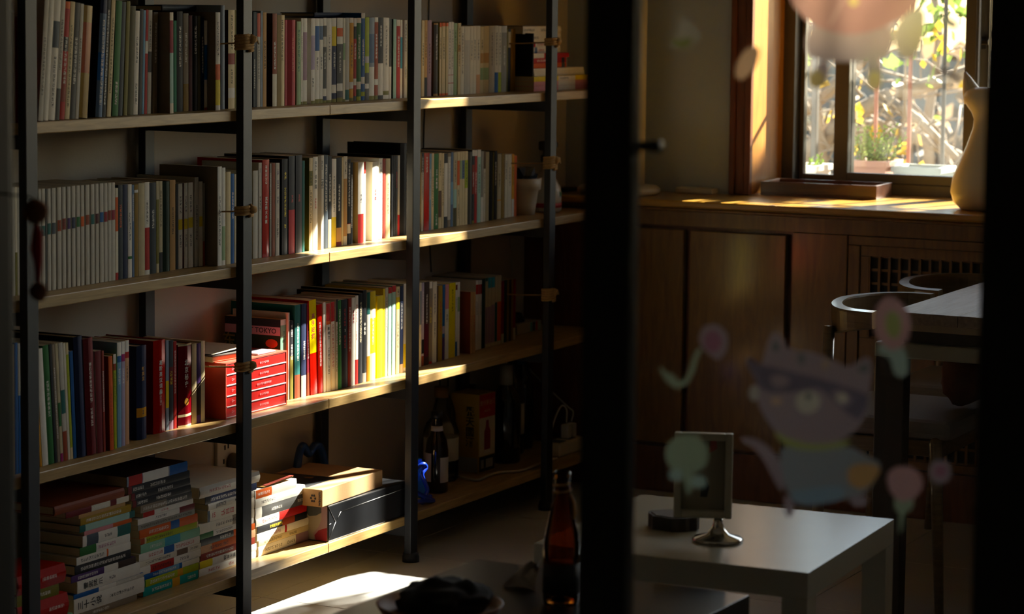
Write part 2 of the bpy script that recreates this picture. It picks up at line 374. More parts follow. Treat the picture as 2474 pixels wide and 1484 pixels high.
def describe(t, h, col, bands, hard):
    size = 'slim' if t < .010 else 'thick' if t > .026 else 'tall' if h > .235 else 'small' if h < .175 else ''
    kind = 'hardcover' if hard else 'paperback'
    b = ''
    if bands:
        areas = {}
        for s in filter(None, bands.split(',')):
            c_, r_ = s.split(':'); a_, e_ = map(float, r_.split('-'))
            if c_ != col: areas[c_] = areas.get(c_, 0) + e_ - a_
        if areas: b = ' with ' + cn(max(areas, key=areas.get)) + ' band'
    return ' '.join(filter(None, [size, cn(col), kind])) + b
def parse(line):
    w = line.split(); o = dict(x0=float(w[0]), x1=float(w[1]), top=float(w[2]), col=w[3])
    for e in w[4:]:
        k, v = e.split('=', 1) if '=' in e else (e, True); o[k] = v
    return o
def row(si, bay, org, s, yref, base, spec, anchor):
    """one run of standing books; base: feet of the spines seen on the board, as (x, y)"""
    global BOOKS
    bz = BT[si]; bp = [(org[0] + x / s, on_z(org[0] + x / s, org[1] + y / s, bz).x) for x, y in base]
    def plane(px):
        if px <= bp[0][0]: return bp[0][1]
        for (a, xa), (b, xb) in zip(bp, bp[1:]):
            if px <= b: return xa + (xb - xa) * (px - a) / (b - a)
        return bp[-1][1]
    n = 0; last = -9
    for line in spec.strip().splitlines():
        e = parse(line); n += 1
        px0, px1 = org[0] + e['x0'] / s, org[0] + e['x1'] / s
        X = min(plane((px0 + px1) / 2) + float(e.get('p', 0)) / 1000, -.021)
        tilt = float(e.get('tilt', 0)); ct = math.cos(tilt * D2R)
        yb = org[1] + yref / s
        y0 = on_x(px0, yb, X).y; y1 = on_x(px1, yb, X).y
        if y0 < last + .0003: y0 = last + .0003
        t = max(.0035, (y1 - y0) * ct - .0003); last = y0 + t / ct
        h = max(.12, (on_x((px0 + px1) / 2, org[1] + e['top'] / s, X).z - bz) / ct)
        d = float(e.get('d', 0)) / 1000 or min(.165 if h < .235 else .19, X - WX - .004)
        d = min(d, X - WX - .003)
        lo, hi = y0 - .02 * (tilt < 0), y0 + t + .02 * (tilt > 0)
        if any(lo < q * BAY + PW + .001 and hi > q * BAY - .001 for q in range(-2, 3)): d = min(d, X + BD - .002)
        hard = 'hard' in e; bands = e.get('b', '')
        desc = e.get('say', '').replace('_', ' ') or describe(t, h, e['col'], bands, hard)
        lab = f"{desc}, {ordinal(n)} from {anchor}, {SHELFNAME[si]} shelf"
        root = thing('book', lab, 'book', (X, y0, bz + .0004), 0, f'books standing on the {SHELFNAME[si]} shelf'); BOOKS += 1
        if tilt:
            root.rotation_euler = (-tilt * D2R, 0, 0)
            if tilt < 0: root.location.z = bz + .0004
            else: root.location.z = bz + .0004 + t * math.sin(tilt * D2R)
        book(root, t, h, d, e['col'], bands, e.get('cover'), e.get('t'), e.get('tc', 'black' if e['col'] in ('white','offwhite','cream','ltgrey','beige','tan','yellow','mint','aqua','sage','lime','peach','amber') else 'white'), hard, 'gloss' in e)
        if 'T' in e:
            for part in e['T'].split('|'):
                body, tc, v, size = part.split(';'); v = float(v); size = float(size) / 1000
                if body.isascii() and len(body) > 1:
                    M = Matrix.Translation((lift(t, hard), t / 2, h * (1 - v))) @ FRONT_XD
                    lettering(body.replace('_', ' '), size, ink(tc), root, M, 'title')
                else:
                    M = Matrix.Translation((lift(t, hard), t / 2, h * (1 - v))) @ FRONT_X
                    lettering('\n'.join(body), size, ink(tc), root, M, 'title', 1.12)

row(0, 0, (0, 0), 3.9903, 1100, [(440, 1168), (1060, 1128), (1700, 1080), (2260, 1048)], '''
368 412 -70 ltgrey tilt=5.6 t=.35-.8
415 462 -70 white tilt=5.6
465 527 -60 white tilt=5.6 b=slate:.22-.43 t=.5-.9
530 572 -50 ltgrey tilt=5.5 b=dgrey:.75-1 t=.2-.6
575 622 20 red tilt=5.3 b=orange:0-.06,black:.3-.42,brick:.6-.85 t=.3-.7
625 669 20 cream tilt=5.2 t=.2-.9
672 722 30 dgrey tilt=5.0 t=.3-.7
725 757 40 ltgrey tilt=5.0 t=.3-.6
760 842 60 ochre tilt=4.9 b=rust:.15-.6 gloss
918 984 -40 steel tilt=4.8 b=navy:0-.15,blue:.47-.7 cover=black t=.2-.9 tc=white hard
986 1018 -20 black tilt=4.7 t=.1-.9
1030 1068 0 cream tilt=4.4 t=.15-.8
1080 1138 10 green tilt=4 t=.7-.9 cover=dgreen
1140 1180 20 dslate tilt=3.6
1190 1226 15 olive tilt=3.2
1230 1283 60 dolive tilt=2.9
1285 1328 108 white tilt=2.4 cover=olive t=.25-.5,.7-.9
1330 1366 90 black tilt=2.1
1368 1389 100 sky tilt=2
1391 1416 95 red tilt=1.9 b=white:.3-.42
1418 1454 98 ltgrey tilt=1.8 b=dgrey:.4-.6 t=.1-.38
1475 1513 120 taupe tilt=1.2 t=.1-.5
1638 1673 120 offwhite p=34 d=150 cover=taupe b=crimson:.08-.4,aqua:.4-.9
1676 1704 200 emerald
1707 1763 112 black t=.15-.55
1768 1818 130 taupe b=ochre:.72-1 cover=brown t=.2-.5
1822 1855 150 maroon
1858 1903 155 black hard t=.1-.4
1905 1936 155 dolive
1938 1968 172 navy t=.2-.6
1970 1999 200 white b=blue:.27-.66,rust:.97-1
2078 2123 120 white p=22 cover=taupe b=orange:.53-.69,yellow:.69-.95 t=.1-.45
2128 2166 52 bluegrey hard
2200 2264 97 cream cover=dbrown b=brick:.44-.55,white:.79-.89 t=.05-.4,.6-.75
2266 2278 97 olive
''', 'first black post')
row(0, 1, (560, 0), 4.9457, 1100, [(300, 1282), (700, 1262), (1250, 1222), (1700, 1194), (2090, 1170)], '''
256 286 145 dslate t=.5-.8
288 302 150 black
304 342 160 ltgrey b=salmon:0-.25 t=.3-.7
344 370 132 bluegrey
372 415 150 tan t=.3-.6
486 538 162 sienna p=4 cover=dbrown b=offwhite:.65-1 t=.3-.6
541 630 182 cream hard t=.05-.5
632 661 240 rose
664 757 240 rose hard t=.2-.6 tc=salmon
774 824 258 sage t=.1-.6 tc=teal
826 848 222 white b=olive:.965-1 t=.2-.5
850 898 222 white b=mauve:.16-.72,olive:.965-1
946 992 222 white b=olive:.965-1,lilac:.2-.6 t=.7-.8
994 1046 222 white b=blue:.09-.38,olive:.95-1 t=.45-.6
1048 1089 222 white b=steel:.09-.25,olive:.95-1 t=.45-.6
1091 1131 217 dgrey b=white:0-.09,ltgrey:.22-.34,white:.83-.92,navy:.92-.97,olive:.97-1 t=.4-.6
1133 1192 220 white b=olive:.97-1 t=.2-.5
1194 1248 218 navy b=white:0-.1,yellow:.1-.33,white:.79-.89,olive:.96-1 t=.4-.6
1255 1325 216 dgrey b=white:0-.31,orange:.12-.22,white:.78-.87,olive:.95-1 t=.4-.65
1327 1354 218 offwhite b=sage:.3-.5,olive:.97-1
1356 1403 214 ltgrey b=teal:.86-.98
1405 1452 214 amber b=white:0-.06,white:.77-.85,olive:.96-1 t=.3-.6
1453 1488 218 red b=white:0-.1,black:.1-.25,white:.73-.81,dgrey:.94-1 t=.3-.5
1490 1542 216 green b=white:0-.06,white:.77-.86,lime:.95-1 t=.2-.5
1544 1588 158 blue b=white:0-.06,white:.73-.81,lime:.9-.95 t=.3-.6
1590 1638 208 lime b=ltgrey:.47-.55,dgrey:.67-.8,white:.8-.86,dgrey:.86-1
1640 1702 210 bluegrey b=steel:.2-.55,white:.6-.95,olive:.95-1
1703 1745 208 rust b=white:0-.06,white:.75-.82,olive:.95-1 t=.2-.5
1747 1806 210 black b=white:.56-.95 t=.1-.35
1808 1876 212 white b=olive:.9-.95 t=.1-.6
1878 1905 222 white b=dgrey:0-.6 t=.1-.5
1926 1963 228 aqua cover=dgreen
1966 2008 238 red b=white:0-.08 t=.2-.6
2010 2035 240 white b=cyan:.22-.62
2037 2056 242 brown
2058 2092 242 ltgrey t=.05-.4,.6-.75
2093 2106 238 olive
''', 'second black post')
row(0, 2, (980, 0), 4.9457, 1000, [(200, 1157), (700, 1130), (1290, 1092)], '''
190 222 245 cream t=.3-.6
224 257 242 tan b=black:.75-1 t=.15-.5
259 306 245 mauve t=.3-.7 tc=black
332 383 278 dgrey hard cover=brown b=tan:0-.02,tan:.97-1 t=.15-.5
402 427 272 cream cover=olive b=orange:0-.06,orange:.97-1 t=.2-.5
432 473 272 cream cover=olive b=orange:0-.05,orange:.97-1 t=.2-.5
480 506 272 cream cover=olive b=orange:0-.05,orange:.97-1
508 541 265 white t=.1-.65 b=red:.72-.727,red:.83-.84
543 571 263 white t=.1-.65 b=red:.72-.727,red:.83-.84
573 611 278 sage t=.1-.4
622 656 278 cream b=tan:.3-.4 t=.05-.6
658 698 318 offwhite t=.1-.7
701 767 318 ltgrey b=offwhite:0-.2
769 803 315 offwhite t=.2-.5
805 841 313 offwhite t=.2-.5
843 888 312 offwhite b=peach:.72-1 t=.2-.5
890 929 316 cream b=tan:.4-.55,sage:.62-.8 t=.2-.35
931 993 314 cream b=tan:.4-.55,sage:.62-.8
996 1058 310 ltgrey t=.1-.6
1060 1103 308 offwhite b=blue:.7-1 t=.1-.6
1105 1141 312 offwhite b=lime:.7-1 t=.1-.6
1143 1205 312 grey t=.3-.6 b=ltgrey:0-.1
1207 1219 345 olive
1221 1251 345 black b=beige:.05-.3
1253 1290 345 ochre
1291 1308 345 gold
1513 1528 400 black p=48 cover=black hard d=150 say=black_upright_folder
''', 'third black post')
row(1, 0, (0, 360), 3.9048, 1000, [(480, 1337), (1080, 1242), (1720, 1130), (2110, 1082)], '''
366 391 378 ltgrey b=teal:.36-.46
396 428 376 ltgrey b=teal:.36-.46
432 446 378 dgrey
450 482 374 ltgrey b=teal:.34-.45
492 528 370 ltgrey b=slate:.34-.45
544 580 364 ltgrey b=rust:.32-.43 t=.33-.42
591 623 360 ltgrey b=brick:.31-.42 t=.32-.41
638 668 356 ltgrey b=purple:.31-.42
680 713 350 ltgrey b=navy:.31-.42
725 756 347 ltgrey b=green:.31-.41
766 796 344 ltgrey b=orange:.31-.41
811 846 340 ltgrey b=sienna:.3-.4
861 893 334 ltgrey b=teal:.3-.4
904 933 330 ltgrey b=maroon:.3-.4
944 979 326 ltgrey b=blue:.29-.39
985 1016 324 ltgrey b=crimson:.29-.39
1022 1052 320 ltgrey b=brick:.28-.38
1054 1087 318 ltgrey b=crimson:.28-.38
1090 1116 370 offwhite b=orange:.1-.47,red:.92-1
1118 1160 340 dslate t=.2-.45 tc=orange
1163 1205 335 navy
1208 1245 335 white b=green:.77-.8 t=.3-.6
1247 1268 340 steel t=.1-.4
1270 1305 335 ochre b=white:.06-.09
1308 1366 325 beige
1367 1412 315 white b=red:.49-.95 t=.2-.45
1415 1472 318 dslate t=.3-.5
1475 1500 305 beige b=olive:.2-.9
1502 1534 305 beige b=black:.78-1 t=.1-.5
1538 1600 308 dgreen hard
1604 1656 295 tan t=.3-.6
1659 1682 330 black
1684 1722 328 white b=yellow:.42-.54 t=.15-.35,.6-.75
1725 1735 326 maroon
1737 1772 322 white b=yellow:.42-.54 t=.15-.35,.6-.75
1777 1821 318 white b=yellow:.41-.53 t=.15-.35,.6-.75
1838 1873 268 ltgrey t=.3-.7
1881 1912 310 white b=yellow:.41-.53
1914 1935 325 grey b=rust:.7-1
2053 2092 168 white p=24 cover=taupe t=.3-.8
2094 2126 178 white p=22 b=sage:.6-.95
2136 2176 218 cream p=20
2178 2210 235 blue p=18 t=.2-.5
2212 2229 240 beige p=16
''', 'first black post')
row(1, 1, (580, 320), 4.3636, 1100, [(160, 1332), (610, 1272), (880, 1230), (1290, 1158), (1680, 1088)], '''
138 190 405 ltgrey
193 230 322 ltgrey t=.05-.1,.35-.5
232 307 290 red gloss t=.05-.25 tc=white T=沉默的大多数;white;.52;10
309 332 330 grey t=.1-.6
334 370 325 sienna
373 415 325 ltgrey t=.6-.8 T=上海;purple;.1;8|2014;purple;.23;11|书展;navy;.4;8
440 505 282 black t=.3-.6,.68-.72 tc=yellow T=失控;yellow;.18;9
511 580 250 charcoal b=rose:.55-1 T=五月;red;.44;9
582 653 243 charcoal T=五月;red;.44;9
655 680 300 teal
727 764 270 cream cover=olive b=olive:.14-.3 t=.15-.29,.35-.7
767 817 258 white t=.05-.15 tc=black T=说中国;black;.27;11|清晚民国;red;.5;6
820 881 245 ltgrey hard t=.05-.15 T=1901;black;.3;14
883 925 240 slate t=.1-.6
927 962 250 black b=white:.69-1 t=.2-.5
965 1012 280 white b=yellow:.66-1 t=.2-.6
1015 1068 268 black b=tan:.79-.95,darkred:.95-1 t=.3-.6
1070 1086 265 cream
1089 1128 255 offwhite b=tan:.25-.9 t=.05-.2
1130 1165 285 black t=.05-.55 b=white:.76-.87,red:.755-.76
1167 1186 320 black t=.15-.8
1241 1301 315 white p=8 cover=cream b=red:.64-1 t=.4-.5
1303 1322 310 offwhite b=red:0-.15 t=.2-.6
1391 1456 310 white p=6 cover=offwhite T=说中国;crimson;.42;9
1460 1497 275 white t=.05-.5
1499 1530 282 brick
1533 1579 278 beige t=.3-.7
1581 1612 245 black hard
1614 1636 246 black
1638 1657 247 charcoal t=.2-.4 tc=red
1659 1680 245 ltgrey b=red:.74-1
1684 1752 118 black hard d=165 say=very_tall_black_art_book
''', 'second black post')
row(1, 2, (980, 320), 4.637, 1000, [(200, 1107), (700, 1032), (1210, 942)], '''
174 199 230 ltgrey b=black:0-.25 t=.05-.6
203 262 232 red gloss cover=brown t=.05-.25
263 286 240 sky t=.2-.6
288 314 235 cream t=.3-.7
317 364 240 green t=.8-.95 T=三个火枪手;white;.34;10
367 400 232 cream b=brown:.5-.85 t=.1-.3
403 427 235 cream t=.2-.7
429 467 238 black b=white:.13-.85 t=.2-.7
469 502 232 taupe b=ltgrey:.05-.9 t=.1-.6
504 530 222 steel b=sky:.4-.7
533 570 225 beige b=aqua:.5-.75,dolive:.75-1 t=.1-.4
573 602 220 cream b=orange:.12-.45 t=.5-.6,.7-.9
604 627 218 cream b=sage:.12-.37
628 656 215 cream b=steel:.12-.37 t=.15-.35
658 692 212 cream b=lime:.12-.5 t=.15-.45
695 738 220 dgrey hard
741 767 200 black b=white:0-.08,brick:.2-.6,olive:.96-1 t=.3-.5
768 796 200 red b=white:0-.08 t=.3-.6
799 838 195 aqua b=white:0-.1 t=.2-.6
840 867 212 grey b=white:.65-1
869 891 212 offwhite b=brown:0-.25 t=.3-.6
893 930 220 beige
933 971 225 black hard
973 985 222 olive
988 1018 208 black t=.15-.5
1023 1066 245 beige b=amber:.7-.72 t=.3-.5
1069 1104 238 ochre
1107 1134 250 offwhite t=.1-.4
1137 1182 246 offwhite t=.2-.5
1185 1212 244 amber b=white:.72-1 t=.2-.5
1214 1240 265 orange
''', 'third black post')
row(2, 0, (0, 760), 3.4361, 1100, [(600, 1202), (930, 1128), (1360, 970), (1680, 895)], '''
334 349 300 amber tilt=-4.4
354 402 280 white tilt=-4.2
405 452 250 green tilt=-4.2 t=.3-.6
455 476 240 black tilt=-4
478 500 240 taupe tilt=-4 t=.2-.8
503 526 235 beige tilt=-3.9 b=magenta:.93-1,green:.5-.7
530 565 230 ltgrey tilt=-3.8 b=teal:.4-.6,rust:.75-1
567 585 232 offwhite tilt=-3.7
587 608 230 cream tilt=-3.6 b=lime:.1-.9
612 640 300 blue tilt=-3.2
644 716 180 navy tilt=-3 cover=black hard
722 802 195 darkred tilt=-3 hard t=.2-.55,.6-.75
808 857 300 darkred tilt=-1.8 cover=ltgrey
860 879 300 brick tilt=-1.6 t=.2-.6
914 946 345 orange tilt=-1.4 cover=brick t=.4-.9 tc=red
949 972 330 lime tilt=-.8 b=white:0-.1,rust:.1-.17 t=.2-.5
975 1009 232 sky b=white:0-.13,blue:.13-.19 t=.25-.4
1011 1040 225 lilac b=white:0-.12,magenta:.12-.19 t=.25-.4
1042 1073 215 peach b=white:0-.11,red:.11-.17 t=.25-.4
1134 1216 260 navy hard cover=navy b=amber:.66-.76 T=新英汉;amber;.3;10|2;navy;.71;12 say=thick_navy_dictionary_numbered_2
1272 1371 215 red hard gloss cover=red t=.55-.7 T=高阶英汉词典;white;.4;12 say=thick_bright_red_dictionary
1378 1403 215 bluegrey b=yellow:.45-.75
1405 1440 215 charcoal b=darkred:.3-.5,mauve:.9-1 t=.35-.5 tc=yellow
1442 1467 225 red t=.1-.6
1478 1591 245 darkred hard gloss b=cream:0-.02,cream:.98-1,cream:.85-.88 T=北京秘史;white;.36;15 say=thick_dark_red_book_with_gold_seal
1593 1633 245 cream
1635 1668 240 purple b=dbrown:.5-.9
1670 1701 222 cream
''', 'first black post')
row(2, 1, (580, 640), 4.1218, 1150, [(480, 1347), (760, 1288), (1000, 1238), (1420, 1118), (1590, 1082)], '''
402 459 545 green p=-6 b=white:0-.07,mint:.07-1 cover=dgreen T=下一站;black;.22;9|东京;white;.42;9 say=Tokyo_travel_guide_with_green_spine
463 492 480 ltgrey
497 531 560 black t=.05-.2,.3-.5 b=olive:.45-1
543 603 400 teal cover=teal b=sienna:.75-1 t=.2-.6
606 662 390 navy b=ltgrey:.77-1 t=.4-.6
666 694 385 crimson b=sienna:.75-1 t=.3-.6
706 776 350 red tilt=-2.6 b=yellow:0-.56 gloss T=高手过招;red;.28;15 say=yellow_and_red_book_with_bold_red_title
780 828 395 red tilt=-2 t=.2-.7 gloss
832 858 375 white tilt=-1.2
863 905 385 white tilt=-1 b=red:0-.2,orange:.2-.24 t=.5-.8 T=影响力;black;.34;10
908 946 370 offwhite tilt=-1 b=red:0-.22 t=.25-.75 tc=red
949 975 345 ltgrey b=black:0-.25 t=.3-.8
979 1012 355 green tilt=-1 t=.1-.5
1015 1072 345 black tilt=-.8 t=.1-.3,.4-.55 tc=red T=2;white;.35;9
1075 1106 335 brick t=.1-.6
1109 1140 330 white T=置身事内;red;.22;8
1143 1174 310 white b=red:.72-1 t=.1-.3,.4-.5 tc=red
1179 1216 285 black t=.1-.55 tc=cream
1219 1255 255 black b=ltgrey:.9-1 T=金枪鱼;white;.42;10
1260 1292 275 white b=teal:0-.25,amber:.72-1
1294 1345 265 yellow b=offwhite:.2-1,yellow:.3-.7 t=.3-.6 tc=yellow
1362 1419 310 yellow t=.3-.5,.6-.75 cover=yellow
1421 1440 240 yellow
1442 1468 230 ltgrey t=.1-.5
1471 1506 225 aqua b=red:0-.07
1509 1546 210 aqua b=red:0-.07
1549 1586 220 cream b=yellow:.12-.26 t=.03-.1,.4-.7
1589 1622 210 navy t=.2-.5 b=peach:.9-1
1624 1652 190 white b=yellow:.68-.95
''', 'second black post')
row(2, 2, (980, 640), 4.9457, 1000, [(170, 1222), (560, 1108), (880, 1012), (1300, 897)], '''
165 187 215 offwhite b=bluegrey:.1-.5
189 217 215 lilac b=black:.68-.85,sienna:.88-1 t=.1-.5
220 275 205 dbrown b=maroon:.5-.9 t=.15-.5
279 314 205 taupe b=white:0-.08,red:.97-1 t=.3-.5 tc=yellow
319 369 205 offwhite t=.15-.4,.5-.7 tc=navy
372 386 265 brown
389 436 250 gold t=.2-.6 tc=red
438 466 240 blue b=lilac:.55-.65,purple:.7-1
469 512 235 offwhite b=pink:0-.33 t=.4-.5
516 590 220 yellow t=.08-.38 gloss tc=black
592 614 215 white b=darkred:.03-.1,blue:.8-1 t=.2-.35 tc=blue
616 644 210 white b=sage:.2-.4
771 797 325 tan p=18 cover=sienna t=.38-.65 tc=red
799 831 325 tan p=18 t=.38-.65 tc=red
833 862 190 white b=red:.06-.2 t=.3-.5
864 883 188 white b=red:.06-.2
885 904 185 white b=red:.06-.2 t=.3-.5
906 945 170 dgreen
948 976 160 beige b=teal:0-.05,mauve:.42-.95
979 1016 155 beige b=cyan:0-.15,mauve:.42-.95
1018 1060 150 beige b=cyan:0-.15,mauve:.4-.95
1062 1089 140 beige b=teal:.38-.95
1091 1136 130 beige b=orange:.38-.95
1139 1172 195 crimson b=beige:.85-1
1174 1205 185 dgreen
1207 1230 180 ochre
1232 1255 178 dbrown
1257 1280 176 ochre
1282 1310 172 crimson b=beige:.8-1
''', 'third black post')

row(1, -1, (0, 360), 3.9048, 1000, [(135, 1390), (190, 1380)], """
118 141 362 ltgrey
143 166 362 offwhite b=olive:.6-1
168 188 366 ltgrey
""", 'the door jamb')
row(2, -1, (0, 760), 3.4361, 1100, [(130, 1330), (178, 1318)], """
104 126 250 taupe
128 152 235 blue
154 176 240 ltgrey b=blue:.4-1
""", 'the door jamb')
row(0, -1, (0, 0), 3.9903, 1100, [(120, 1230), (175, 1222)], """
104 128 100 dgrey
130 152 120 taupe
154 176 160 darkred
""", 'the door jamb')

# ------------------------------------------------------------------ books lying flat along the tops of the rows
def flat_on_top(org, s, x0, x1, ytop, ybot, X, d, col, where):
    a = on_x(org[0] + x0 / s, org[1] + ybot / s, X); b = on_x(org[0] + x1 / s, org[1] + ybot / s, X); c = on_x(org[0] + x0 / s, org[1] + ytop / s, X)
    t = max(.006, c.z - a.z); h = b.y - a.y
    r = thing('book', f'{cn(col)} hardcover lying flat on top of the row, {where}', 'book', (X, b.y, a.z + .0006), 0, 'books lying on the rows')
    r.rotation_euler = (90 * D2R, 0, 0); book(r, t, h, d, col, hard=True)
flat_on_top((0, 0), 3.9903, 1560, 2110, 52, 112, -.155, .115, 'black', 'top shelf before second post')
flat_on_top((560, 0), 4.9457, 985, 1528, 155, 206, -.17, .102, 'navy', 'top shelf past second post')

# ------------------------------------------------------------------ stacks lying on the boards
def stack(si, X, x_scale, spec, where, yref, k=1.0, z0=None):
    """books lying spine out, foot to top: x0 x1 (pixels) thickness(mm) colour ..."""
    org, s = x_scale; z = (BT[si] if z0 is None else z0) + .0006; n = 0
    lines = spec.strip().splitlines()
    for line in lines:
        e = parse(line); n += 1
        dx = float(e.get('p', 0)) / 1000; XX = min(X + dx, -.023)
        y0 = on_x(org[0] + e['x0'] / s, yref, XX).y; y1 = on_x(org[0] + e['x1'] / s, yref, XX).y
        t = e['top'] / 1000 * k; h = y1 - y0; d = min(float(e.get('d', 0)) / 1000 or h * .72, XX + BD - .004, (.12 if 'gift bag' in where else 1))
        desc = e.get('say', '').replace('_', ' ') or describe(t, .2, e['col'], e.get('b', ''), 'hard' in e)
        r = thing('book', f'{desc}, {ordinal(n)} up in the {where}', 'book', (XX, y1, z), 0, 'books stacked flat on the shelves')
        r.rotation_euler = (90 * D2R, 0, 0)
        book(r, t, h, d, e['col'], e.get('b', ''), e.get('cover'), e.get('t'), e.get('tc', 'black' if e['col'] in ('white','offwhite','cream','ltgrey','beige','tan','yellow','mint','aqua','sage','lime','peach','amber') else 'white'), 'hard' in e, 'gloss' in e)
        if 'T' in e:
            for part in e['T'].split('|'):
                body, tc, v, size = part.split(';'); v = float(v); size = float(size) / 1000
                hh = lift(t, 'hard' in e)
                if body.isascii():
                    lettering(body.replace('_', ' '), size, ink(tc), r, Matrix.Translation((hh, t / 2, h * (1 - v))) @ FRONT_XD, 'title')
                else:
                    lettering('\n'.join(body), size, ink(tc), r, Matrix.Translation((hh, t / 2, h * (1 - v))) @ FRONT_X, 'title', 1.12)
        z += t + .0004
    return z
Z1 = ((0, 1080), 3.672); Z2 = ((290, 1080), 3.674); Z3 = ((580, 1060), 4.365)
stack(3, -.06, Z1, '''
100 640 20 mint hard
150 595 36 red hard t=.6-.9
150 520 17 olive t=.3-.8
150 572 30 red hard gloss t=.5-.8
''', 'stack by the first post', 1440, 1.38)
stack(3, -.075, Z1, '''
716 1212 14 taupe t=.2-.5
652 1278 34 white t=.5-.85 T=三十小说;black;.22;20 say=thick_white_book_with_black_title
650 1272 10 blue b=white:.35-.6,ltgrey:.6-1 t=.4-.9
683 1238 27 white T=雪泥鸿爪;black;.25;16 t=.5-.6
630 1203 15 purple b=white:.5-.72,dbrown:.72-1 t=.1-.4
663 1158 20 black t=.1-.9
678 1158 17 white t=.08-.5 b=orange:.55-.58
708 1152 19 green b=white:.32-1 t=.35-.7 tc=magenta
733 1158 24 white b=slate:.08-.32,teal:.72-1 t=.45-.6
748 1168 9 pink b=orange:.6-1
708 1196 15 teal b=aqua:.1-.9
715 1162 16 gold t=.1-.8
700 1112 8 tan
585 1143 13 darkred b=offwhite:.4-.7,offwhite:.8-1 t=.42-.68
480 1100 20 sienna hard say=brown_hardcover
''', 'stack with the large titles', 1330, 1.0)
stack(3, -.08, Z2, '''
203 692 21 turq t=.15-.5,.8-.95 b=amber:.52-.66
215 697 18 green b=lime:.02-1,amber:.6-.7 t=.1-.55
183 702 13 blue b=offwhite:.7-1,sky:.3-.65 t=.2-.6
173 715 19 white b=red:.17-.55 t=.2-.5,.65-.8
170 717 14 offwhite b=brown:.6-.78 t=.1-.5,.82-.95
168 706 18 white b=blue:.4-.57 t=.15-.38,.6-.9 tc=red
183 706 21 mint t=.15-.35 tc=white b=cyan:.4-.66 
180 692 15 cream b=lime:.1-.98,rust:.0-.07 t=.1-.55
172 687 20 orange t=.16-.5 b=blue:.53-.68
160 662 13 grey t=.05-.95 tc=black say=black_and_white_checked_paperback
158 660 14 white b=darkred:.73-1 t=.3-.5
205 648 12 white b=red:0-.22 t=.35-.5 tc=red
183 636 18 taupe b=dgrey:.5-1 t=.05-.9
112 627 17 black t=.08-.25,.4-.65 b=darkred:0-.06
100 620 17 black t=.08-.25,.45-.7 b=darkred:0-.06
72 616 18 black t=.08-.25,.35-.6 b=darkred:0-.06
60 597 24 bluegrey cover=dbrown b=red:.03-.25,white:.26-.68,blue:.7-1 t=.3-.6 say=thick_red_white_and_blue_paperback
''', 'stack topped by a brown cover', 1300, .96)
stack(3, -.085, Z2, '''
700 1205 17 white t=.15-.35,.5-.6 tc=red
705 1210 17 white b=yellow:0-.22 T=豌豆全集;black;.52;12 say=yellow_and_white_collected_works
712 1195 16 brick t=.1-.6
716 1200 18 peach b=orange:.2-.9 t=.15-.5
714 1195 15 black b=orange:.6-1 t=.35-.55
704 1185 13 white b=green:0-.25 t=.3-.6
700 1188 22 offwhite t=.3-.7 b=taupe:.6-.68
776 1190 26 offwhite b=slate:0-.05 T=15;red;.12;16|认日日;red;.42;17 say=white_book_with_big_red_title
780 1185 16 ltgrey hard T=JUSTICE;black;.27;12|MICHAEL_J.;black;.68;9 say=pale_grey_Justice_hardcover
757 1210 17 navy t=.1-.7 b=black:.0-.1
700 1232 26 ltgrey hard cover=offwhite t=.15-.5 tc=crimson say=thick_pale_hardcover_with_red_figure
''', 'stack behind the second post', 1280, 1.03)
zE = stack(3, -.085, Z3, '''
192 735 20 white b=mauve:.72-1 t=.12-.45,.55-.7
195 728 12 cream t=.1-.45,.6-.75
178 722 15 white t=.2-.45 tc=magenta b=red:.53-.57
182 702 14 black t=.25-.5 tc=yellow b=rust:.5-.75
166 700 17 white b=red:.45-1 t=.12-.4 tc=red
160 710 22 dgrey b=white:0-.12 t=.3-.5,.8-.95
160 682 18 white t=.12-.4
155 592 18 white b=orange:.02-.4 t=.06-.35 tc=white
''', 'stack by the gift bag', 1240, 1.2)
# thin brochure lying open on that stack
p0 = on_x(580 + 250 / 4.365, 1180, -.085).y; p1 = on_x(580 + 560 / 4.365, 1180, -.085).y
br = thing('brochure', 'thin tan brochure with a red edge on the stack beside gift bag', 'brochure', (0, 0, 0))
MB().raw([(-.085, p0, zE + .001), (-.085, p1, zE + .007), (-.235, p1, zE + .005), (-.235, p0, zE + .003), (-.085, p0, zE + .003), (-.085, p1, zE + .009), (-.235, p1, zE + .007), (-.235, p0, zE + .005)],
         [(0, 3, 2, 1), (4, 5, 6, 7), (0, 1, 5, 4), (1, 2, 6, 5), (2, 3, 7, 6), (3, 0, 4, 7)]).obj('leaf', mat('brochure_paper', '#a0762f', .5, var=.2, scale=40), br)
MB().raw([(-.083, p0 + .01, zE + .0045), (-.083, p1, zE + .0105), (-.10, p1, zE + .0100), (-.10, p0 + .01, zE + .0042)], [(0, 1, 2, 3)]).obj('printed_edge', ink('brick'), br)

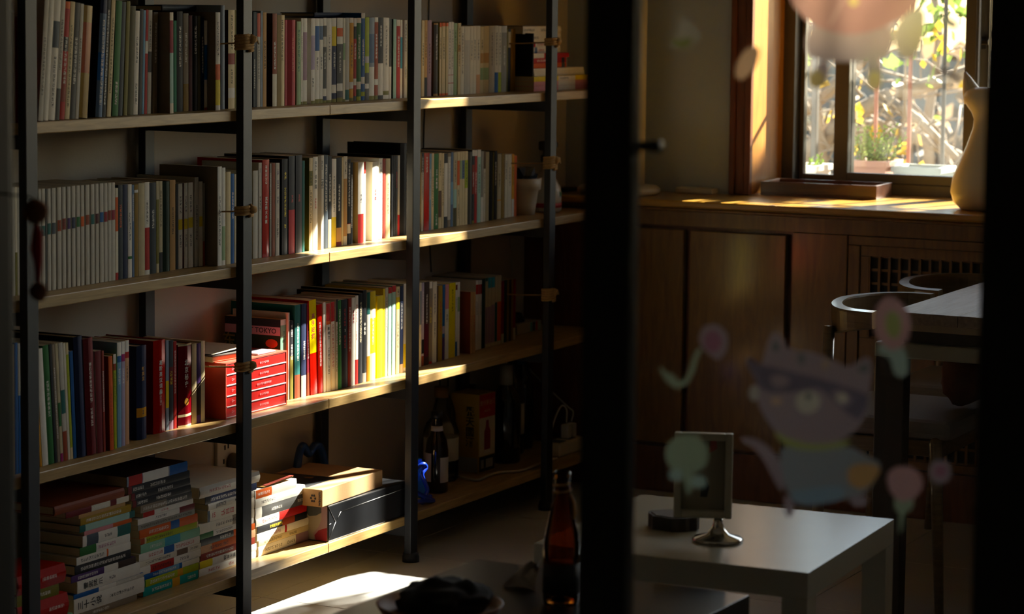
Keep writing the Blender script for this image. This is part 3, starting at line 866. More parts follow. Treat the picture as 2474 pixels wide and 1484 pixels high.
# red slipcase of five volumes
ya, yb = 0.022, 0.290; rx = -.063; zb = BT[2] + .0005; hh = .134
rb = thing('box_set', 'glossy red slipcase holding five stacked red volumes on third shelf', 'box set', (rx, ya, zb))
M_red = mat('red_lacquer', '#c0211b', .3, var=.1, scale=25, coat=.2); M_redside = mat('red_card', '#c23a1c', .55, var=.08); M_edge = mat('pale_pink_edge', '#e9d5d0', .4)
L = yb - ya; dd = .185
MB().box((-dd, 0, 0), (0, .003, hh)).box((-dd, L - .003, 0), (0, L, hh)).box((-dd, .003, hh - .003), (0, L - .003, hh)).box((-dd, .003, 0), (0, L - .003, .002)).box((-dd, .003, .002), (-dd + .003, L - .003, hh - .003)).obj('slipcase', M_redside, rb)
n = 5; vh = (hh - .006) / n
for i in range(n):
    z0 = .0025 + i * vh
    v = MB().bbox((-dd + .005, .004, z0 + .0016), (-.001, L - .004, z0 + vh - .0008), .0008).obj('volume', M_red, rb)
    MB().box((-.1, .0045, z0), (.0006, L - .0045, z0 + .0018)).obj('pale_edge', M_edge, v)
    lettering('□一', .0075, ink('pink'), v, Matrix.Translation((.0004, .032, z0 + vh / 2)) @ FRONT_X, 'title')
    lettering('卷 □ 史记书集' if i != 2 else '卷 □ 史记书集列传世家', .006, ink('pink'), v, Matrix.Translation((.0004, L * .62, z0 + vh / 2)) @ FRONT_X, 'title')
# open notebook and loose papers on the red slipcase
ztop = zb + hh + .0006
nb = thing('notebook', 'grey notebook with loose pages lying on the red slipcase', 'notebook', (rx - .10, ya + .06, ztop), -.12)
MB().bbox((-.075, -.06, 0), (.075, .075, .014), .002).obj('page_block', M_paper, nb)
MB().box((-.078, -.062, .0142), (.078, .078, .016)).obj('cover', mat('notebook_cover', '#3a332c', .6), nb)
MB().raw([(-.07, -.055, .017), (.07, -.05, .018), (.06, .095, .024), (-.08, .09, .022)], [(0, 1, 2, 3)]).obj('loose_page', mat('page_pale', '#cbbfa6', .8), nb)
lt = MB().bbox((.035, .095, 0), (.088, .175, .004), .001).obj('sleeve', mat('sleeve_violet', '#93838f', .5), None, (rx - .10, ya + .06, ztop)); tag(lt, 'pale violet paper sleeve lying on the red slipcase by twine', 'paper')
# cover picture of the Tokyo guide
tk = [o for o in bpy.data.objects if o.type == 'EMPTY' and 'Tokyo' in str(o.get('label', ''))][0]
hB = max(v.co.z for v in tk.children[0].data.vertices); dB = -min(v.co.x for v in tk.children[0].data.vertices)
MB().box((-dB, -.0004, hB * .905), (-.001, 0, hB * .998)).obj('cover_stripe', ink('black'), tk)
MB().box((-dB, -.0005, hB * .80), (-.001, 0, hB * .905)).obj('title_panel', ink('mauve'), tk)
lettering('NEXT TOKYO', .018, ink('black'), tk, Matrix.Translation((-dB * .42, -.0008, hB * .852)) @ FACE_MY, 'title')
lettering('东京', .04, ink('olive'), tk, Matrix.Translation((-dB * .8, -.0008, hB * .69)) @ FACE_MY, 'title')
MB().prism([(-dB * .75, .03), (-.02, .03), (-.02, hB * .42), (-.035, hB * .5), (-dB * .7, hB * .5), (-dB * .75, hB * .42)], -.0006, -.0001, axis='y').obj('cover_picture', ink('sienna'), tk)
MB().prism([(-.026 + .018 * math.cos(a * .524), hB * .70 + .011 * math.sin(a * .524)) for a in range(12)], -.0007, -.0001, axis='y').obj('cover_badge', ink('rust'), tk)
# gold seal on the dark red book
for o in [o for o in bpy.data.objects if o.type == 'EMPTY' and 'gold seal' in str(o.get('label', ''))]:
    me = o.children[0].data; h_ = max(v.co.z for v in me.vertices); t_ = max(v.co.y for v in me.vertices)
    MB().prism([(t_ / 2 + .0085 * math.cos(a * .393), h_ * .30 + .0085 * math.sin(a * .393)) for a in range(16)], .0045, .0056, axis='x').obj('gold_seal', ink('amber'), o)

# horizontal stack at the end of the top shelf
ZT = ((980, 0), 4.9457)
zt = stack(0, -.12, ZT, '''
1535 2212 11.5 pink b=white:.42-.72 t=.45-.6 p=35
1535 2212 11.5 pink b=white:.42-.72 t=.45-.6 p=35
1535 2212 12 yellow b=white:.42-.72 t=.45-.6 p=35
1540 2142 6 white p=25
1535 2138 6 white p=25
1530 2130 6.5 white p=25
1525 1920 12 orange b=dgrey:.85-.95 p=15
1524 1918 12.5 red b=black:.85-.95 t=.1-.4 p=15
1522 1950 11.5 red b=white:0-.3 t=.05-.25 p=15
1520 1845 14.5 white b=steel:.05-.15 t=.2-.4 tc=red
1520 1840 13 white b=red:.0-.08 t=.15-.5 tc=red
1518 1850 19 offwhite t=.02-.2,.5-.6
1395 1850 19 offwhite cover=brown t=.02-.3,.45-.7
''', 'top shelf stack beyond the folder', 150, 1.19)

# ------------------------------------------------------------------ cardboard carton and gift bag on the bottom shelf
M_card = mat('cardboard', '#b98d5a', .75, var=.1, scale=14, bump=.08); M_cardlabel = mat('carton_black_print', '#1d1d20', .5)
bgx, bg0, bg1, bgz = -.026, .427, .822, BT[3] + .0006; bgh = .092; bgd = .2
gb = thing('gift_bag', 'glossy black paper gift bag lying flat on the bottom shelf', 'bag', (bgx, bg0, bgz))
M_bag = mat('black_gloss_paper', '#17181b', .28, var=.3, scale=20, bump=.25, bscale=14, coat=.2)
bL = bg1 - bg0
MB().bbox((-bgd, 0, 0), (0, bL, bgh), .0025).obj('body', M_bag, gb)
M_fold = mat('fold_line', '#8d8d8f', .4)
for a, b in (((.0, bgh * .98), (.035, bgh * .5)), ((.035, bgh * .5), (.0, .004)), ((.035, bgh * .5), (.06, bgh * .74)), ((.06, bgh * .74), (bL, bgh * .80)), ((.001, bgh * .48), (.012, bgh * .49))):
    MB().tube([(.0004, a[0], a[1]), (.0004, b[0], b[1])], .0006, 4).obj('fold', M_fold, gb)
MB().box((-bgd + .002, -.0006, .002), (-.003, .0, bgh - .002)).obj('end_panel', mat('patterned_paper', '#a69c92', .6, var=.05), gb)
def patch(poly, col, yy): MB().prism([(-bgd + u * bgd, v * bgh) for u, v in poly], yy - .0003, yy, axis='y').obj('printed_patch', ink(col), gb)
patch([(.25, .98), (.42, .98), (.46, .8), (.52, .62), (.6, .55), (.58, .42), (.48, .4), (.38, .55), (.28, .7)], 'slate', -.0006)
patch([(.63, .98), (.92, .98), (.92, .82), (.82, .7), (.72, .66), (.66, .78)], 'slate', -.0006)
patch([(.9, .98), (.985, .98), (.985, .02), (.8, .02), (.78, .2), (.86, .4), (.9, .6)], 'mauve', -.0009)
patch([(.32, .45), (.46, .38), (.5, .25), (.42, .1), (.3, .08)], 'crimson', -.0009)
patch([(.86, .3), (.985, .4), (.985, .02), (.82, .02), (.8, .15)], 'crimson', -.0012)
patch([(.3, .35), (.42, .33), (.41, .14), (.3, .16)], 'offwhite', -.0014)
# carton, turned a little
cb0, cb1 = .398, .715; cz = bgz + bgh + .001; chh = .044
ct = thing('carton', 'shallow brown cardboard carton with a black panel on its lid', 'box', (-.028, .400, cz), 2 * D2R)
cL = .318; cW = .222
MB().bbox((-cW, 0, 0), (0, cL, chh), .0015).obj('body', M_card, ct)
MB().bbox((-cW + .02, .012, chh), (-.05, .16, chh + .0006), .0001).obj('lid_panel', M_cardlabel, ct)
MB().box((-cW, -.0005, .001), (-cW + .06, .0, chh)).obj('side_tape', mat('tape_tan', '#96703f', .5), ct)
lettering('wacom', .012, M_cardlabel, ct, Matrix.Translation((-.008, -.0007, .021)) @ FACE_MY @ Matrix.Rotation(math.pi / 2, 4, 'Z'), 'brand_name')
lettering('wacom', .014, M_cardlabel, ct, Matrix.Translation((-.088, -.0007, .022)) @ FACE_MY, 'brand_name')
for a in range(6): MB().prism([(-.026 + .006 * math.cos(a * 1.047) + .0026 * math.cos(q * .785), .021 + .008 * math.sin(a * 1.047) + .003 * math.sin(q * .785)) for q in range(8)], -.0008, -.0001, axis='y').obj('emblem_dot', M_cardlabel, ct)
lf = mat('dry_leaf', '#6b4a20', .7, var=.4, scale=60)
for i, (u, v) in enumerate(((-.19, .03), (-.15, .05), (-.17, .10), (-.11, .12), (-.13, .07), (-.20, .12), (-.18, .005))):
    sz = .008 + .006 * random.random(); pts = [(sz * (1 + .5 * (k % 2)) * math.cos(k * .785), .6 * sz * (1 + .5 * (k % 2)) * math.sin(k * .785), .0015 + .003 * random.random()) for k in range(8)]
    lo = MB().raw(pts + [(0, 0, .0005)], [(k, (k + 1) % 8, 8) for k in range(8)], smooth=False).obj('dry_leaf', lf, None, (-.028 + u, .392 + v, cz + chh + .0008)); rot(lo, 0, 0, random.random() * 360)
    tag(lo, f'{ordinal(i + 1)} of the curled brown leaves scattered on the cardboard carton', 'leaf', 'dry leaves on the carton')

# glass cup and small white box on the stacks
cup = thing('glass_cup', 'small clear glass cup behind the second post on the stack', 'cup', (-.135, p0 - .045, zE + .0006))
M_clear = thin_glass('cup_glass', (.95, .96, .95, 1))
MB().lathe([(.026, 0), (.032, .03), (.035, .042), (.0325, .042), (.027, .006), (0.0001, .004)], n=24).obj('wall', M_clear, cup)

# ------------------------------------------------------------------ twine ties holding the rows
M_twine = mat('jute_twine', '#b08a55', .9, var=.35, scale=250, bump=.6, bscale=900)
def twine(i, z, big, lab):
    y = (i - 1) * BAY; r = thing('twine_tie', lab, 'twine', (0, y, z), 0, 'jute ties round the posts')
    turns = 5 if big else 3; pts = []
    for k in range(turns * 16 + 1):
        a = 2 * math.pi * k / 16; c, s_ = math.cos(a), math.sin(a); q = 1 / max(abs(c) / (PD / 2 + .004), abs(s_) / (PW / 2 + .004))
        pts.append((-PD / 2 + q * c * .96, PW / 2 + q * s_ * .96, (k / 16 - turns / 2) * .0072))
    MB().tube(pts, .0042, 7).obj('coil', M_twine, r)
    kn = MB().blob((.003, PW * .8, .008 if big else .004), (.013, .013, .012), 2, .35, seed=int(z * 100))
    if big: kn.tube([(.004, PW * .9, .005), (.006, PW + .012, .006), (.004, PW + .02, -.002)], [.003, .0025, .0015], 6)
    kn.obj('knot', M_twine, r)
    MB().tube([(-PD - .001, .012, 0), (-.09, .004, -.004), (-.18, .008, -.006), (-BD + .002, .016, -.004)], .0022, 6).obj('cord', M_twine, r)
twine(1, 1.381, True, 'thick knotted jute tie on the second post, top shelf')
twine(1, .988, False, 'knotted jute tie on the second post above second shelf')
twine(1, .620, False, 'jute tie on the second post beside the red slipcase')
twine(3, 1.369, False, 'jute tie on the fourth post beside the top shelf stack')
twine(3, 1.020, True, 'jute tie on the fourth post by the spray bottle')
twine(3, .635, True, 'jute tie on the fourth post above third shelf')

# ------------------------------------------------------------------ things at the end of the shelves
M_pot = mat('white_ceramic', '#cfc6b8', .45, var=.06)
pz = BT[1] + .0006
pt = thing('flowerpot', 'white ceramic flowerpot stuffed with foil and plastic on second shelf', 'flowerpot', (-.145, 1.71, pz))
MB().lathe([(.036, 0), (.040, .03), (.046, .072), (.053, .075), (.056, .108), (.052, .108), (.049, .08), (.0001, .078)], n=30).obj('pot', M_pot, pt)
M_foil = mat('crumpled_foil', '#6d7886', .2, .6, var=.5, scale=40)
for i in range(7):
    a = i * 2.4; MB().blob((.025 * math.cos(a), .025 * math.sin(a), .105 + .012 * (i % 3)), (.02, .018, .022), 1, .9, smooth=False, seed=i).obj('foil_scrap', M_foil if i % 2 else mat('blue_wrapper', '#223a66', .3), pt)
sp = thing('spray_bottle', 'translucent white spray bottle with red print beside fourth post', 'spray bottle', (-.13, 1.835, pz))
M_plastic = mat('frosted_plastic', '#c9c2b6', .35, var=.05)
MB().lathe([(.04, 0), (.046, .006), (.046, .055), (.043, .075), (.028, .10), (.016, .118), (.0145, .15)], n=28).obj('bottle', M_plastic, sp)
MB().lathe([(.0464, .014), (.0464, .028)], n=28).obj('red_band', ink('red'), sp)
MB().prism([(.0, .044), (.008, .05), (.014, .044), (.01, .054), (.014, .062), (.004, .058), (-.002, .064), (-.002, .052)], .0455, .0462, axis='x').obj('green_print', ink('green'), sp)
M_black = mat('black_plastic', '#15161a', .35)
MB().lathe([(.018, .15), (.018, .168), (.012, .172), (.012, .185)], n=20).obj('collar', M_black, sp)
MB().bbox((-.012, -.035, .185), (.012, .048, .213), .005).bbox((-.008, .048, .19), (.008, .062, .206), .003).obj('spray_head', M_black, sp)
MB().tube([(0, .03, .19), (0, .04, .16), (0, .052, .13), (0, .062, .112)], [.006, .006, .0055, .003], 8).obj('trigger', M_black, sp)
# small box with coloured strips and a dark coil at the end of the third shelf
bz3 = BT[2] + .0006
q0 = on_z(980 + 1312 / 4.9457, 640 + 850 / 4.9457, BT[2]); q1 = on_z(980 + 1590 / 4.9457, 640 + 795 / 4.9457, BT[2])
sb = thing('storage_box', 'small grey box with coloured stripes at the end of third shelf', 'box', (q0.x, q0.y + .012, bz3))
LB = .16
MB().bbox((-.10, 0, 0), (0, LB, .03), .002).obj('body', mat('grey_box_card', '#a29b90', .6), sb)
for k, c in enumerate(('cyan', 'navy', 'red', 'sage')): MB().box((-.0, .085 + k * .018, .002), (.0006, .097 + k * .018, .029)).obj('stripe', ink(c), sb)
co = thing('cable_coil', 'dark coiled cable lying on the small striped box', 'cable', (q0.x - .05, q0.y + .075, bz3 + .031))
for k in range(4): MB().tube([((.032 - .003 * k) * math.cos(a * .39), (.045 - .003 * k) * math.sin(a * .39), .004 + .006 * k) for a in range(17)], .0035, 6).obj('loop', mat('dark_cable', '#181619', .45), co)

# bottles on the bottom shelf
bz4 = BT[3] + .0006
def glassm(n, c, tr=.85, rough=.06): return mat(n, c, rough, var=.05, trans=tr, ior=1.5)
M_brownglass = mat('brown_glass', '#1c0e06', .12, var=.1, coat=.5); M_dkglass = mat('dark_green_glass', '#0d1210', .15, coat=.4)
M_clearg = thin_glass('bottle_clear', (.92, .92, .86, 1)); M_lab = mat('paper_label', '#c8c0ae', .7, var=.08, scale=50); M_labtan = mat('tan_label', '#a5875f', .7)
bt = thing('beer_bottle', 'brown beer bottle with white labels at the front of bottom shelf', 'bottle', (-.115, 1.145, bz4))
MB().lathe([(.030, 0), (.0325, .006), (.0325, .115), (.028, .145), (.0165, .172), (.0145, .205), (.0155, .215), (.0145, .222)], n=28).obj('glass', M_brownglass, bt)
MB().lathe([(.0150, .206), (.0168, .21), (.0165, .226), (.0001, .228)], n=20).obj('cap', M_black, bt)
MB().lathe([(.0172, .172), (.0158, .186)], n=24).obj('neck_label', M_lab, bt)
for a0, a1, z0, z1 in ((-2.5, -1.55, .032, .112), (-.75, .35, .03, .10)):
    k = 7; ang = [a0 + (a1 - a0) * i / (k - 1) for i in range(k)]
    MB().raw([(.0328 * math.cos(a), .0328 * math.sin(a), z) for z in (z0, z1) for a in ang], [(i, i + 1, k + i + 1, k + i) for i in range(k - 1)]).obj('label', M_lab, bt)
cbn = thing('clear_bottle', 'clear round-shouldered spirit bottle with white label behind beer bottle', 'bottle', (-.19, 1.305, bz4))
MB().lathe([(.046, 0), (.05, .008), (.05, .14), (.042, .165), (.02, .19), (.017, .235), (.02, .24), (.02, .25)], n=28).obj('glass', M_clearg, cbn)
MB().lathe([(.0495, .06), (.0505, .061), (.0505, .125), (.0495, .126)], n=28).obj('label', M_lab, cbn)
MB().lathe([(.019, .238), (.021, .24), (.021, .268), (.0001, .27)], n=20).obj('cap', mat('amber_cap', '#7a5a2a', .4), cbn)
tallc = thing('tall_clear_bottle', 'slender clear bottle with long neck against the back wall', 'bottle', (-.235, 1.40, bz4))
MB().lathe([(.034, 0), (.036, .006), (.036, .17), (.028, .20), (.014, .235), (.0135, .30), (.015, .302), (.015, .31)], n=24).obj('glass', M_clearg, tallc)
MB().lathe([(.0362, .05), (.0362, .15)], n=24).obj('label', M_lab, tallc)
bxp = thing('liquor_box', 'yellow and red boxed liquor carton with printed red bottle', 'box', (-.135, 1.43, bz4), -3 * D2R)
bw, bdp, bh = .092, .095, .232
MB().bbox((-bdp, 0, 0), (0, bw, bh), .0015).obj('carton', mat('gold_carton', '#b08a2a', .4, var=.1), bxp)
def panel(u0, u1, v0, v1, c, e=.0006): MB().box((0, u0 * bw, v0 * bh), (e, u1 * bw, v1 * bh)).obj('printed_panel', ink(c), bxp)
panel(.03, .97, .70, .99, 'red'); panel(.03, .97, .22, .70, 'beige'); panel(.03, .97, .02, .21, 'black'); panel(.12, .3, .06, .17, 'grey', .001); panel(.42, .85, .06, .17, 'grey', .001)
lettering('贵州茅台酒', .017, ink('tan'), bxp, Matrix.Translation((.0009, bw / 2, bh * .88)) @ FRONT_X, 'brand_name')
lettering('MOUTAI', .009, ink('tan'), bxp, Matrix.Translation((.0009, bw / 2, bh * .78)) @ FRONT_X, 'brand_name')
MB().prism([(bw * u, bh * v) for u, v in ((.32, .26), (.68, .26), (.68, .52), (.6, .57), (.57, .66), (.43, .66), (.4, .57), (.32, .52))], .0006, .0012, axis='x').obj('printed_bottle', ink('crimson'), bxp)
MB().box((.0006, bw * .32, bh * .25), (.0014, bw * .68, bh * .29)).obj('printed_bottle_base', ink('ltgrey'), bxp)
lettering('飛\n天\n國\n酒', .030, ink('dolive'), bxp, Matrix.Translation((-.03, -.0008, bh * .58)) @ FACE_MY, 'brand_name')
MB().box((-bdp + .004, -.0006, .004), (-.004, 0, bh * .2)).obj('printed_panel', ink('grey'), bxp)
def dark_bottle(lab, x, y, r, h, labcol=None, neck=None):
    o = thing('wine_bottle', lab, 'bottle', (x, y, bz4))
    MB().lathe([(r * .93, 0), (r, .006), (r, h * .58), (r * .85, h * .68), (r * .42, h * .8), (r * .38, h * .97), (r * .42, h * .975), (r * .42, h)], n=26).obj('glass', M_dkglass, o)
    if labcol: MB().lathe([(r + .0004, h * .2), (r + .0004, h * .5)], n=26).obj('label', labcol, o)
    if neck: MB().lathe([(r * .45, h * .80), (r * .43, h * 1.0), (.0001, h * 1.002)], n=20).obj('capsule', neck, o)
dark_bottle('squat dark bottle with tan label beside the liquor box', -.225, 1.552, .033, .24, M_labtan)
dark_bottle('dark patterned bottle standing in front of the wine bottles', -.165, 1.655, .045, .29, None, mat('pale_cork', '#a79d8d', .6))
dark_bottle('wine bottle with a cream label behind dark patterned bottle', -.215, 1.79, .038, .31, M_lab)
dark_bottle('dark wine bottle with a blue neck capsule', -.235, 1.89, .038, .325, None, mat('blue_capsule', '#1d5f86', .3))
# blue clamp lamp with bent tube
M_bluep = mat('blue_plastic', '#1f86e0', .35, var=.1); M_bluet = mat('blue_tube', '#1438b0', .22, coat=.5)
cl = thing('clamp', 'bright blue plastic clamp with curled blue tube past third post', 'clamp', (-.085, .965, bz4))
MB().bbox((-.012, -.022, .06), (.012, .026, .122), .004).prism([(.0, .06), (.026, .06), (.054, .03), (.058, .005), (.043, .007), (.01, .035)], -.01, .012, axis='x').obj('jaw', M_bluep, cl)
MB().tube(smooth([(.02, -.03, .10), (.03, -.005, .112), (.03, .012, .10), (.03, -.01, .085), (.035, .0, .06), (.035, .012, .035), (.035, -.02, .012), (.035, .0, .009), (.035, .03, .02)]), .006, 10).obj('tube', M_bluet, cl)
MB().tube(smooth([(.03, -.06, .05), (.035, -.02, .03), (.04, .035, .0075), (.04, .02, .0075), (.035, -.05, .018)]), .006, 10).obj('tube', M_bluet, cl)
st = thing('coiled_tube', 'loop of dark blue tube showing behind the cardboard carton', 'tube', (-.25, .70, bz4))
MB().tube(smooth([(0, -.07, .10), (0, -.06, .16), (0, -.04, .19), (0, -.01, .165), (0, .02, .18), (0, .05, .17), (0, .075, .11), (0, .085, .013)]), .011, 10).obj('loop', mat('navy_tube', '#12356e', .3), st)
# white cable and power strip
M_cable = mat('white_cable', '#bdb6aa', .4)
def zc(x, y, z=BT[3] + .006): return on_z(x, y, z)
wc = thing('white_cable', 'white mains cable snaking along the bottom shelf', 'cable')
MB().tube(smooth([zc(1075, 1148), zc(1100, 1149), zc(1130, 1157), zc(1155, 1160), zc(1180, 1150), zc(1205, 1142), zc(1255, 1138), zc(1290, 1126), zc(1318, 1116), zc(1345, 1108)]), .0038, 8).obj('sheath', M_cable, wc)
ps = thing('power_strip', 'cream power strip with two white plugs beyond fourth post', 'power strip', (-.05, 1.79, bz4), 0)
MB().bbox((-.06, 0, 0), (0, .17, .042), .006).obj('body', mat('cream_plastic', '#c9bda2', .4), ps)
MB().box((-.05, .015, .042), (-.01, .06, .0432)).box((-.05, .085, .042), (-.01, .13, .0432)).obj('socket_panel', mat('blue_grey_socket', '#4d5f68', .5), ps)
for yy in (.09, .125): MB().bbox((-.045, yy, .043), (-.018, yy + .024, .085), .004).obj('plug', M_cable, ps)
pc = thing('charging_cable', 'thin white charging cable rising from the power strip', 'cable')
hz = bz4 + .09
MB().tube(smooth([(-.08, 1.89, hz), (-.08, 1.89, hz + .04), (-.085, 1.865, hz + .055), (-.085, 1.82, hz + .02), (-.08, 1.77, hz - .05), (-.07, 1.765, hz - .075)]), .0028, 7).obj('lead', M_cable, pc)
MB().tube(smooth([(-.08, 1.925, hz), (-.075, 1.925, hz + .03), (-.09, 1.91, hz + .05), (-.20, 1.925, .34), (-.286, 1.93, .42), (-.294, 1.94, .50), (-.294, 1.93, .70), (-.294, 1.90, .86), (-.294, 1.96, .91), (-.29, 2.0, .9035), (-.22, 2.06, .9035)]), .0026, 7).obj('lead', M_cable, pc)
# wall cable and outlet
wcb = thing('wall_wire', 'thin dark wire running down the wall behind the shelves', 'cable', (WX + .0025, 0, 0))
MB().tube(smooth([(0, 1.42, 2.2), (0, 1.425, 1.5), (0, 1.405, 1.2), (0, 1.40, 1.0), (0, 1.43, .85), (0, 1.45, .7)]), .0018, 6).obj('wire', mat('grey_wire', '#4a443c', .6), wcb)
ol = thing('outlet', 'white wall socket with a round plug behind second post', 'outlet', (WX, .336, .272))
MB().bbox((0, 0, 0), (.011, .105, .095), .003).obj('plate', mat('socket_white', '#cfc8bb', .45), ol)
for yy, zz in ((.03, .07), (.045, .072), (.025, .035)): MB().box((.011, yy, zz), (.0116, yy + .006, zz + .012)).obj('slot', M_dark, ol)
o = MB().lathe([(.0001, 0), (.024, .002), (.022, .03), (.0001, .034)], n=20).obj('plug', mat('grey_plug', '#6d675e', .5), ol, (.011, .062, .035)); rot(o, 0, 90, 0)

# ------------------------------------------------------------------ counter below the window
CF, CT = 2.04, 0.8976
cn_ = thing('window_counter', 'honey-coloured built-in wooden counter with panelled front under the window', 'counter')
MB().bbox((WX + .001, 2.0, CT - .022), (4.19, WY - .001, CT), .006).obj('counter_top', M_honeytop, cn_)
MB().bbox((WX + .001, 2.012, CT - .034), (4.19, 2.03, CT - .0225), .004).obj('edge_moulding', M_honey, cn_)
MB().box((WX + .001, CF + .03, .06), (4.19, CF + .05, CT - .035)).obj('carcass', M_redwood, cn_)
# face frame and panels; px -> x on the front
def fx(px, py=700): return on_y(px, py, CF).x
MB().bbox((WX + .001, CF, .818), (4.19, CF + .029, CT - .035), .001).obj('top_rail', M_honey, cn_)
MB().bbox((WX + .001, CF + .005, .001), (4.19, CF + .029, .14), .001).obj('plinth', M_redwood, cn_)
xs = [-.305, fx(1655), fx(1900)]
for a, b in ((-.06, xs[1] - .008), (xs[1] + .012, xs[2] - .006)):
    MB().bbox((a, CF + .003, .15), (b, CF + .024, .806), .003).obj('door_panel', M_honey, cn_)
MB().bbox((WX + .001, CF + .003, .145), (-.07, CF + .027, .812), .002).obj('side_panel', M_redwood, cn_)
MB().bbox((xs[2] + .016, CF, .145), (fx(2048) - .004, CF + .027, .817), .002).obj('stile', M_honey, cn_)
x0g = fx(2048); x1g = 1.62
MB().bbox((x0g, CF - .004, .79), (x1g, CF + .02, .828 - .011), .002).bbox((x0g, CF - .004, .145), (x0g + .035, CF + .02, .789), .002).bbox((x1g - .035, CF - .004, .145), (x1g, CF + .02, .789), .002).obj('grille_frame', M_honey, cn_)
# grille panel: square lattice openings at top and bottom, solid in between
gx0, gx1 = .818, 1.52; px0_, px1_ = x0g + .036, x1g - .036
gz = ((.52, .758), (.17, .30))
MB().box((px0_, CF + .02, .145), (px1_, CF + .029, .789)).obj('grille_back', M_dark, cn_)
MB().bbox((px0_, CF + .004, .759), (px1_, CF + .018, .789), .001).bbox((px0_, CF + .004, .301), (px1_, CF + .018, .519), .001).bbox((px0_, CF + .004, .145), (px1_, CF + .018, .169), .001).bbox((px0_, CF + .004, .17), (gx0, CF + .018, .30), .001).bbox((px0_, CF + .004, .52), (gx0, CF + .018, .758), .001).bbox((gx1, CF + .004, .17), (px1_, CF + .018, .30), .001).bbox((gx1, CF + .004, .52), (px1_, CF + .018, .758), .001).obj('grille_panel', M_honey, cn_)
me_v = {}
st_ = .030
for z0, z1 in gz:
    n = int((gx1 - gx0) / st_)
    mv = MB().box((-.0035, 0, z0), (.0035, .008, z1)).mesh('slat', M_honey)
    for i in range(n + 1):
        o = bpy.data.objects.new('slat', mv); COL.objects.link(o); o.parent = cn_; o.location = (gx0 + i * (gx1 - gx0) / n, CF + .006, 0)
    mh = MB().box((gx0, 0, -.0035), (gx1, .008, .0035)).mesh('slat', M_honey)
    k = int((z1 - z0) / .034)
    for j in range(k + 1):
        o = bpy.data.objects.new('slat', mh); COL.objects.link(o); o.parent = cn_; o.location = (0, CF + .0145, z0 + j * (z1 - z0) / k)

# ------------------------------------------------------------------ window
M_alu = mat('bronze_aluminium', '#4c473e', .4, .1, var=.1); M_alug = mat('grey_aluminium', '#6d6f70', .35, .5, var=.1); M_white = mat('white_seal', '#d8d2c4', .5)
w1 = bpy.data.objects.new('window_1', None); COL.objects.link(w1); w1['kind'] = 'structure'
ZT_ = WT
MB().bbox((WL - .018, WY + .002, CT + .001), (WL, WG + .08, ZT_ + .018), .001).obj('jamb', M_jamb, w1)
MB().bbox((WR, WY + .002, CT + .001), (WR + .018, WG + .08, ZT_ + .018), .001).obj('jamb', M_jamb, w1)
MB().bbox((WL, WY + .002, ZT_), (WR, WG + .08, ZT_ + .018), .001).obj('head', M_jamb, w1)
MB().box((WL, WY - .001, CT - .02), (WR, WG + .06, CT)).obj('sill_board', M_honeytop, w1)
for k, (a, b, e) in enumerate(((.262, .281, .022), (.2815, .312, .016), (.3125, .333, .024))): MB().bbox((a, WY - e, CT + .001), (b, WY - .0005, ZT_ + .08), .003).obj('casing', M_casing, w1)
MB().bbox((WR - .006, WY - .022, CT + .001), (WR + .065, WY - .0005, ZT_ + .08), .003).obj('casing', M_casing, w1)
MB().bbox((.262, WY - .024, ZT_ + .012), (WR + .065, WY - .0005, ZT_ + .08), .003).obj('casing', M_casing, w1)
# frame and sliding sashes
fb = .932
MB().bbox((WL, WG, CT), (.3648, WG + .08, ZT_), .002).bbox((WR - .038, WG, CT), (WR, WG + .08, ZT_), .002).bbox((.3648, WG, CT), (WR - .038, WG + .08, fb), .002).bbox((.3648, WG, ZT_ - .035), (WR - .038, WG + .08, ZT_), .002).obj('frame', M_alu, w1)
def sash(x0, x1, y, sw, sl_, sr_, m_):
    s = MB().bbox((x0, y, fb + .0005), (x0 + sl_, y + .028, ZT_ - .0355), .002).bbox((x1 - sr_, y, fb + .0005), (x1, y + .028, ZT_ - .0355), .002).bbox((x0 + sl_, y, fb + .0005), (x1 - sr_, y + .028, fb + sw), .002).bbox((x0 + sl_, y, ZT_ - .0355 - sw), (x1 - sr_, y + .028, ZT_ - .0355), .002).obj('sash', m_, w1)
    MB().box((x0 + sl_, y + .011, fb + sw), (x1 - sr_, y + .015, ZT_ - .0355 - sw)).obj('pane', M_pane, s)
    return s
M_pane = thin_glass('window_glass', (.97, .98, .96, 1), dirt=.012)
sash(.3655, .5444, WG + .045, .018, .017, .028, M_alu)
sash(.4978, .9502, WG + .008, .030, .0466, .034, M_alu)
sash(.9506, 1.44, WG + .045, .03, .03, .034, M_alug)
sash(1.40, 2.10, WG + .008, .03, .034, .03, M_alu)
sash(2.066, 2.7615, WG + .045, .03, .034, .03, M_alu)
lk = MB().bbox((.958, WG + .036, 1.355), (.974, WG + .0445, 1.395), .002).bbox((.962, WG + .02, 1.37), (.985, WG + .036, 1.385), .002).obj('latch', M_black, w1)

